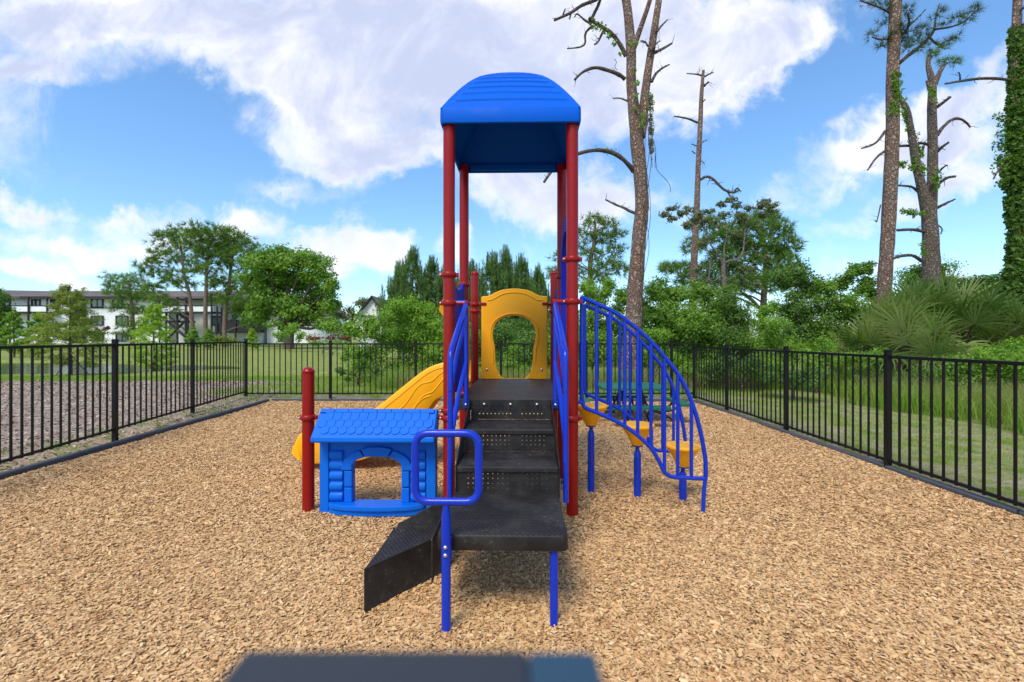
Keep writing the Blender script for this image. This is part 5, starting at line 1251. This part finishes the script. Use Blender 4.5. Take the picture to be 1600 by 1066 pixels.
# ---- palmettos
G2 = 'palmetto palms behind the right fence'
def palmetto(px, pyb, Y, label, n, spread, zr, L, mat='palm'):
    base = W(px, pyb, Y); base.z = gh(base.x, Y); t = thing('palmetto', label, 'palm', base, 0, G2); st = MB(); Vs = []; Rs = []
    st.tube([(0, 0, -.1), (0, 0, zr*.5), (.05, 0, zr)], [.16, .15, .12], 10)
    for i in range(n):
        a = i*2.39996+random.uniform(-.2, .2); el = math.radians(80-100*(i/n)+random.uniform(-12, 12)); pl = spread*random.uniform(.7, 1.1)
        d = Vector((math.cos(a)*math.cos(el), math.sin(a)*math.cos(el), math.sin(el))); o_ = Vector((.05, 0, zr)); hub = o_+d*pl-Vector((0, 0, .12*pl*math.cos(el)))
        st.tube(smooth_path([o_, o_+d*pl*.55, hub], 3), .010, 5, False)
        g = Vector((0, 0, 1)) if el > .2 else Vector((0, 0, -1)); fw = (d*random.uniform(.5, 1)+g*random.uniform(.2, .9)).normalized()
        side = fw.cross(Vector((math.cos(a), math.sin(a), .3))+Vector(rdir(1)[0])*.35); side = side.normalized() if side.length > .15 else Vector((-math.sin(a), math.cos(a), 0)); up = side.cross(fw).normalized()
        nb = 24; sh = random.uniform(.0, .8) if random.random() < .8 else 1.0; droop = random.uniform(.05, .3)+(.2 if el < .2 else 0)
        for b in range(nb):
            f = -1+2*b/(nb-1); th = f*2.15; bd = (fw*math.cos(th)+side*math.sin(th)+up*random.uniform(-.12, .12)).normalized(); ll = L*(1-.3*f*f)*random.uniform(.85, 1.12); w = .017*L/.6
            s2 = up.cross(bd).normalized()*w; m1 = hub+bd*ll*.5; e = hub+bd*ll*.8-Vector((0, 0, droop*.35*ll)); tip = hub+bd*ll*1.0-Vector((0, 0, droop*ll))
            Vs.append([hub-s2*.25, hub+s2*.25, m1+s2, m1-s2, e+s2*.6, e-s2*.6, tip+s2*.08, tip-s2*.08]); Rs.append(min(1, max(0, sh+random.uniform(-.2, .2))))
    st.build('stems', M['branch'], t); V = np.array([[tuple(p) for p in q] for q in Vs])
    np_mesh('fronds', V, 8, [(0, 1, 2, 3), (3, 2, 4, 5), (5, 4, 6, 7)], M[mat], np.array(Rs), t)
palmetto(1400, 600, 10.9, 'broad palmetto in the middle with drooping pale fans', 20, 1.0, .85, .78)
palmetto(1452, 600, 11.6, 'tallest palmetto beneath the forked pine', 24, 1.05, 1.4, .85)
palmetto(1500, 600, 11.0, 'large palmetto with drooping fans towards the right', 24, 1.1, 1.05, .85)
palmetto(1345, 600, 11.4, 'small palmetto at the left of the palms', 16, .8, .65, .65)
palmetto(1550, 600, 11.2, 'palmetto between the drooping palms and the ivy tree', 18, .95, .85, .75)
palmetto(1600, 600, 10.2, 'palmetto cut off by the right edge', 18, .9, .85, .7)
palmetto(1440, 600, 10.2, 'low front palmetto with yellowed fans', 16, .9, .55, .7)
palmetto(1425, 600, 12.6, 'upright blue-green palmetto at the back', 16, .9, 1.6, .75)

# ---- grass
def blades(name, label, X, Y, H, w, mat, lean=.35):
    n = len(X); z = ground_h(X, Y); P = np.stack([X, Y, z-.01], -1); a = RNG.uniform(0, 2*PI, n); s = np.stack([np.cos(a), np.sin(a), np.zeros(n)], -1)*w[:, None] if hasattr(w, '__len__') else np.stack([np.cos(a), np.sin(a), np.zeros(n)], -1)*w
    l = RNG.normal(0, lean, (n, 2)); up = np.stack([l[:, 0]*.4, l[:, 1]*.4, np.ones(n)], -1)*(H*.55)[:, None]; tp = np.stack([l[:, 0], l[:, 1], np.full(n, .95)], -1)*H[:, None]
    V = np.stack([P-s, P+s, P+up+s*.75, P+up-s*.75, P+tp+s*.1, P+tp-s*.1], 1)
    o = np_mesh(name, V, 6, [(0, 1, 2, 3), (3, 2, 4, 5)], M[mat], np.clip(RNG.normal(.5, .25, n), 0, 1)); o['kind'] = 'stuff'; tag(o, label, 'grass')
def clusters(n, fn, spread, k):
    cx, cy = fn(n); X = np.repeat(cx, k)+RNG.normal(0, spread, n*k); Y = np.repeat(cy, k)+RNG.normal(0, spread, n*k); return X, Y
# short lawn: right strip, behind the back fence, round the pond
X, Y = clusters(5200, lambda n: (RNG.uniform(4.15, 11, n), RNG.uniform(.5, 11.5, n)), .05, 10); k = RNG.random(len(X)) < np.clip((X-3.9)/1.2, .15, 1); X, Y = X[k], Y[k]
blades('short_grass', 'short patchy lawn between the right fence and the bushes', X, Y, RNG.uniform(.02, .07, len(X)), .0028, 'grass_bl', .6)
X, Y = clusters(1500, lambda n: (RNG.uniform(6.6, 11.5, n), RNG.uniform(1, 12, n)), .07, 26)
k = X > 6.9+.25*np.sin(Y*2); X, Y = X[k], Y[k]; blades('tall_grass', 'tall bright grass along the foot of the right-hand bushes', X, Y, RNG.uniform(.22, .58, len(X)), .0045, 'grass_bl', .4)
X, Y = clusters(420, lambda n: (RNG.uniform(7.4, 10.5, n), RNG.uniform(1.5, 11, n)), .09, 34)
blades('dry_grass', 'straw-coloured tall grass among the green behind the right fence', X, Y, RNG.uniform(.3, .72, len(X)), .003, 'dry_bl', .35)
X, Y = clusters(5200, lambda n: (RNG.uniform(-7, 6, n), RNG.uniform(10.0, 15, n)), .06, 9)
blades('back_grass', 'rough grass beyond the back fence', X, Y, RNG.uniform(.03, .12, len(X)), .0035, 'grass_bl', .5)
X, Y = clusters(900, lambda n: (RNG.uniform(-3.5, 7, n), RNG.uniform(11.2, 13.2, n)), .09, 26)
blades('back_tall_grass', 'tall grass round the bushes behind the back fence', X, Y, RNG.uniform(.2, .55, len(X)), .005, 'grass_bl', .4)
X, Y = clusters(300, lambda n: (RNG.uniform(-3.2, 6, n), RNG.uniform(11, 12.6, n)), .10, 26)
blades('back_dry_grass', 'pale dry stalks behind the back fence', X, Y, RNG.uniform(.3, .6, len(X)), .004, 'dry_bl', .35)
X, Y = clusters(4200, lambda n: (RNG.uniform(-30, -5, n), RNG.uniform(13.6, 15.2, n)), .10, 9); k = pond_r(X, Y) > 1.0; X, Y = X[k], Y[k]
blades('bank_grass', 'green grass on the near bank of the pond', X, Y, RNG.uniform(.03, .09, len(X)), .006, 'grass_bl', .5)
X, Y = clusters(110, lambda n: (RNG.uniform(-5.8, -4.95, n), RNG.uniform(2.2, 9.6, n)), .05, 14)
blades('weeds', 'small weeds in the bare soil along the left fence', X, Y, RNG.uniform(.02, .08, len(X)), .005, 'grass_bl', .8)

# loose litter on the soil outside the left border
def litter():
    n = 26000; y = RNG.uniform(2, 14, n); x = RNG.uniform(-15, -4.9, n); k = x < bed_left(y)-.12; x, y = x[k], y[k]; n = len(x); z = ground_h(x, y)+RNG.uniform(0, .012, n)
    P = np.stack([x, y, z], -1); V = leaf_quads(P, np.tile([0, 0, 1.], (n, 1)), np.full(n, .065), .4, .35)
    m, t, b, out = mat_new('leaf_litter'); at = t.new('ShaderNodeAttribute', attribute_name='rnd').outputs['Fac']
    t.set(b.inputs['Base Color'], t.ramp(at, [(0, (.17, .11, .07)), (.5, (.36, .26, .18)), (1, (.56, .46, .35))])); b.inputs['Roughness'].default_value = .9
    o = np_mesh('leaf_litter', V, 4, Q, m, RNG.random(n)); o['kind'] = 'stuff'; tag(o, 'dry leaf and bark litter on the bare soil by the left fence', 'litter')
litter()
# ------------------------------------------------------------------ buildings beyond the pond
def m_wall(name, c, sc_=1.2):
    m, t, b, out = mat_new(name); co = t.new('ShaderNodeTexCoord').outputs['Object']; n = t.noise(co, sc_, 6, .6); n2 = t.noise(co, 18, 3)
    sz = t.new('ShaderNodeSeparateXYZ', {0: co}).outputs[2]; lap = t.math('FRACT', t.math('MULTIPLY', sz, 4.5))
    t.set(b.inputs['Base Color'], t.mix(t.maprange(n, .35, .75, 0, .5), c4(c), c4(tuple(x*.82 for x in c)))); b.inputs['Roughness'].default_value = .8
    bump(t, b, t.math('ADD', lap, t.math('MULTIPLY', n2, .3)), .25, .03); return m
M['white_wall'] = m_wall('white_siding', (.84, .84, .83)); M['trim'] = m_wall('black_timber', (.018, .018, .022))
def m_shingle():
    m, t, b, out = mat_new('roof_shingles'); co = t.new('ShaderNodeTexCoord').outputs['Object']; br = t.n.new('ShaderNodeTexBrick'); mp = t.new('ShaderNodeMapping', {0: co}); mp.inputs['Rotation'].default_value = (PI/2, 0, 0)
    t.set(br.inputs['Vector'], mp.outputs[0]); br.inputs['Scale'].default_value = 1.2; br.inputs['Color1'].default_value = (.11, .085, .075, 1); br.inputs['Color2'].default_value = (.15, .12, .105, 1); br.inputs['Mortar'].default_value = (.06, .05, .045, 1); br.inputs['Mortar Size'].default_value = .03
    n = t.noise(co, .5, 5); t.set(b.inputs['Base Color'], t.mix(t.maprange(n, .3, .7, 0, .6), br.outputs[0], (.17, .14, .125, 1))); b.inputs['Roughness'].default_value = .9; return m
M['shingle'] = m_shingle()
def m_glass():
    m, t, b, out = mat_new('window_glass'); b.inputs['Base Color'].default_value = (.06, .10, .11, 1); b.inputs['Roughness'].default_value = .08; b.inputs['Specular IOR Level'].default_value = .9; return m
M['glass'] = m_glass()

def apartments():
    Y = 70; k = Y/F; t = thing('apartment_building', 'long white three-storey apartment block with dark roof, black trim and balconies', 'building', (-60, Y, 0))
    O = Vector((-60, Y, 0)); X = lambda px: (px-800)*k-O.x; Z = lambda py: CH+(HY-py)*k
    def bx(name, px0, px1, py0, py1, d0, d1, mat, parent=t, bev=0):
        m = MB(); m.box(((X(px0)+X(px1))/2, (d0+d1)/2, (Z(py0)+Z(py1))/2), (abs(X(px1)-X(px0)), d1-d0, abs(Z(py0)-Z(py1)))); return m.build(name, M[mat], parent, bev)
    # main wing
    bx('wall', 40, 117, 465, 541, 0, 9, 'white_wall'); bx('stair_tower', 117, 133, 463, 541, -.6, 9, 'trim'); bx('wall', 133, 262, 465, 541, .2, 9, 'white_wall'); bx('wall', 262, 400, 466, 541, 1.4, 10, 'white_wall')
    # left wing comes forward
    m = MB(); m.prism([(X(-160), -9), (X(42), -.01), (X(42), 9), (X(-160), 0)], 'Z', 0, Z(468)); m.build('wall', M['white_wall'], t)
    # roofs
    m = MB(); e, r = Z(464), Z(449.5); x0, x1 = X(42), X(420)
    m.add([(x0, -1, e), (x1, -1, e), (x1, 5, r), (x0-2, 5, r), (x1, 11, e), (x0, 11, e), (x0, -1, e-.35), (x1, -1, e-.35), (x1, 11, e-.35), (x0, 11, e-.35)], [(0, 1, 2, 3), (3, 2, 4, 5), (1, 4, 2), (0, 3, 5), (0, 6, 7, 1), (4, 8, 9, 5), (1, 7, 8, 4), (5, 9, 6, 0), (6, 9, 8, 7)])
    m.build('roof', M['shingle'], t)
    m = MB(); xl = X(-160); m.add([(xl, -10.5, e-.2), (x0, -1.02, e), (x0-2, 5, r-.02), (xl, -3, r-.3), (xl, 4, e-.2), (x0, 11, e-.02), (xl, -10.5, e-.6), (x0, -1.02, e-.4)], [(0, 1, 2, 3), (3, 2, 5, 4), (0, 6, 7, 1)]); m.build('roof', M['shingle'], t)
    bx('fascia', 42, 262, 464.2, 466.2, -1.06, -1.02, 'trim'); bx('band', 133.2, 262, 480.5, 482, .14, .2, 'trim')
    for x0_, x1_, y0_, y1_ in [(142, 160, 467.5, 480), (176, 190, 467.5, 480), (142, 160, 494, 508), (181, 199, 494, 508), (181, 199, 520, 533), (142, 160, 520, 533), (236, 250, 494, 508), (50, 63, 469, 478), (322, 338, 494, 508), (322, 338, 520, 533), (80, 92, 469, 478)]:
        d = -.05 if x0_ > 42 and x1_ < 117 else (1.2 if x0_ > 300 else .05)
        f = MB(); a, b_, c, d_ = X(x0_), X(x1_), Z(y1_), Z(y0_); w = .16
        for bxx in (((a+b_)/2, d, c, b_-a+w, .12, w), ((a+b_)/2, d, d_, b_-a+w, .12, w), (a, d, (c+d_)/2, w, .12, d_-c-w), (b_, d, (c+d_)/2, w, .12, d_-c-w), ((a+b_)/2, d+.01, (c+d_)/2, .07, .08, d_-c-w)): f.box(bxx[:3], bxx[3:])
        fo = f.build('window', M['trim'], t); g = MB(); g.box(((a+b_)/2, d+.06, (c+d_)/2), (b_-a-w, .04, d_-c-w)); g.build('pane', M['glass'], fo)
    # balconies: parapets with black caps
    for x0_, x1_, yt in [(34, 95, 479), (262, 345, 479), (-60, 30, 479)]:
        o = bx('balcony', x0_, x1_, yt+.8, yt+9, -1.7, -1.55, 'white_wall'); bx('balcony_rail', x0_, x1_, yt-.6, yt+.8, -1.75, -1.5, 'trim', o); bx('balcony_floor', x0_, x1_, yt+9, yt+11.5, -1.75, -.05, 'trim', o)
        for q in range(3): px = x0_+2+(x1_-x0_-4)*q/2; bx('balcony_post', px-.8, px+.8, yt-12.5, 541, -1.95, -1.76, 'trim', o)
    # zig-zag stairs in black
    m = MB()
    for (a, b_, c, d_) in [(270, 530, 300, 500), (300, 500, 272, 478), (268, 500, 300, 528)]:
        p, q = Vector((X(a), -1.2, Z(b_))), Vector((X(c), -1.2, Z(d_))); m.tube([p, q], .18, 6); m.tube([p+Vector((0, 0, 1)), q+Vector((0, 0, 1))], .07, 6)
    for px in (269, 286, 302): m.box((X(px), -1.2, Z(503)), (.22, .22, Z(466)-Z(541)))
    m.box((X(286), -.4, Z(503)), (X(303)-X(268), 1.4, .3)); m.build('stairs', M['trim'], t)
    # black timber bay with balconies
    o = bx('timber_bay', 348, 406, 480, 520, -.5, 1.38, 'trim'); 
    for x0_, x1_ in ((352, 366), (372, 385), (390, 402)): bx('screen', x0_, x1_, 486, 500, -.6, -.51, 'glass', o)
    bx('balcony_front', 346, 408, 506, 519, -1.5, -1.4, 'trim', o)
    for px in (350, 378, 404): bx('bay_post', px-.8, px+.8, 480, 541, -1.7, -1.51, 'trim', o)
    # low curved right wing
    m = MB(); a, z1 = X(406), Z(492); n = 10; pts = [(a, 2)]+[(X(470)+(X(505)-X(470))*math.sin(PI/2*i/n), 2+7*(1-math.cos(PI/2*i/n))) for i in range(n+1)]+[(a, 9)]
    m.prism(pts, 'Z', 0, z1); m.build('wall', M['white_wall'], t)
    m = MB(); p2 = [(a, 1.93)]+[(X(470)+(X(505.7)-X(470))*math.sin(PI/2*i/n), 1.93+7.07*(1-math.cos(PI/2*i/n))) for i in range(n+1)]+[(a, 9)]; m.prism(p2, 'Z', Z(509), Z(507.3)); m.build('band', M['trim'], t)
    m = MB(); p3 = [(a-1, 1.2)]+[(X(470)+(X(508)-X(470))*math.sin(PI/2*i/n), 1.2+8*(1-math.cos(PI/2*i/n))) for i in range(n+1)]+[(a-1, 9.2)]
    nn = len(p3); vs = [(p[0], p[1], z1+.02) for p in p3]+[(p[0]*.8+X(430)*.2, p[1]*.3+9*.7, z1+2.2) for p in p3]; m.add(vs, [tuple(range(nn, 2*nn))]+[(i, (i+1) % nn, nn+(i+1) % nn, nn+i) for i in range(nn)]); m.build('roof', M['shingle'], t)
    for x0_, x1_ in ((427, 437), (452, 462), (427, 437)): pass
    for x0_, y0_, y1_ in ((431, 496, 504), (464, 498, 506), (428, 520, 534)):
        f = bx('window', x0_, x0_+12, y0_, y1_, 1.85, 1.92, 'trim'); bx('pane', x0_+1.5, x0_+10.5, y0_+1.3, y1_-1.3, 1.80, 1.849, 'glass', f)
apartments()

def gable_house():
    Y = 55; k = Y/F; O = Vector(((578-800)*k, Y, 0)); t = thing('gable_house', 'white gabled house with black bargeboards beyond the bright willow bush', 'house', O)
    X = lambda px: (px-578)*k; Z = lambda py: CH+(HY-py)*k
    m = MB(); m.prism([(X(560), 0), (X(560), Z(494)), (X(582), Z(466)), (X(604), Z(494)), (X(604), 0)], 'Y', 0, 8); m.build('wall', M['white_wall'], t)
    r = MB()
    for a, b in (((X(557), Z(497)), (X(582), Z(464.5))), ((X(607), Z(497)), (X(582), Z(464.5)))):
        r.prism([a, b, (b[0], b[1]+.18), (a[0], a[1]+.18)], 'Y', -.4, 8.4)
    R = r.build('roof', M['shingle'], t); q = MB()
    for a, b in (((X(557), Z(497)), (X(582), Z(464.5))), ((X(607), Z(497)), (X(582), Z(464.5)))): q.prism([(a[0], a[1]-.12), (b[0], b[1]-.12), (b[0], b[1]+.2), (a[0], a[1]+.2)], 'Y', -.46, -.402)
    q.build('bargeboard', M['trim'], R); w = MB(); w.box((X(575), -.03, Z(494.5)), (X(586)-X(566), .05, .25)); w.build('window_head', M['trim'], t)
gable_house()
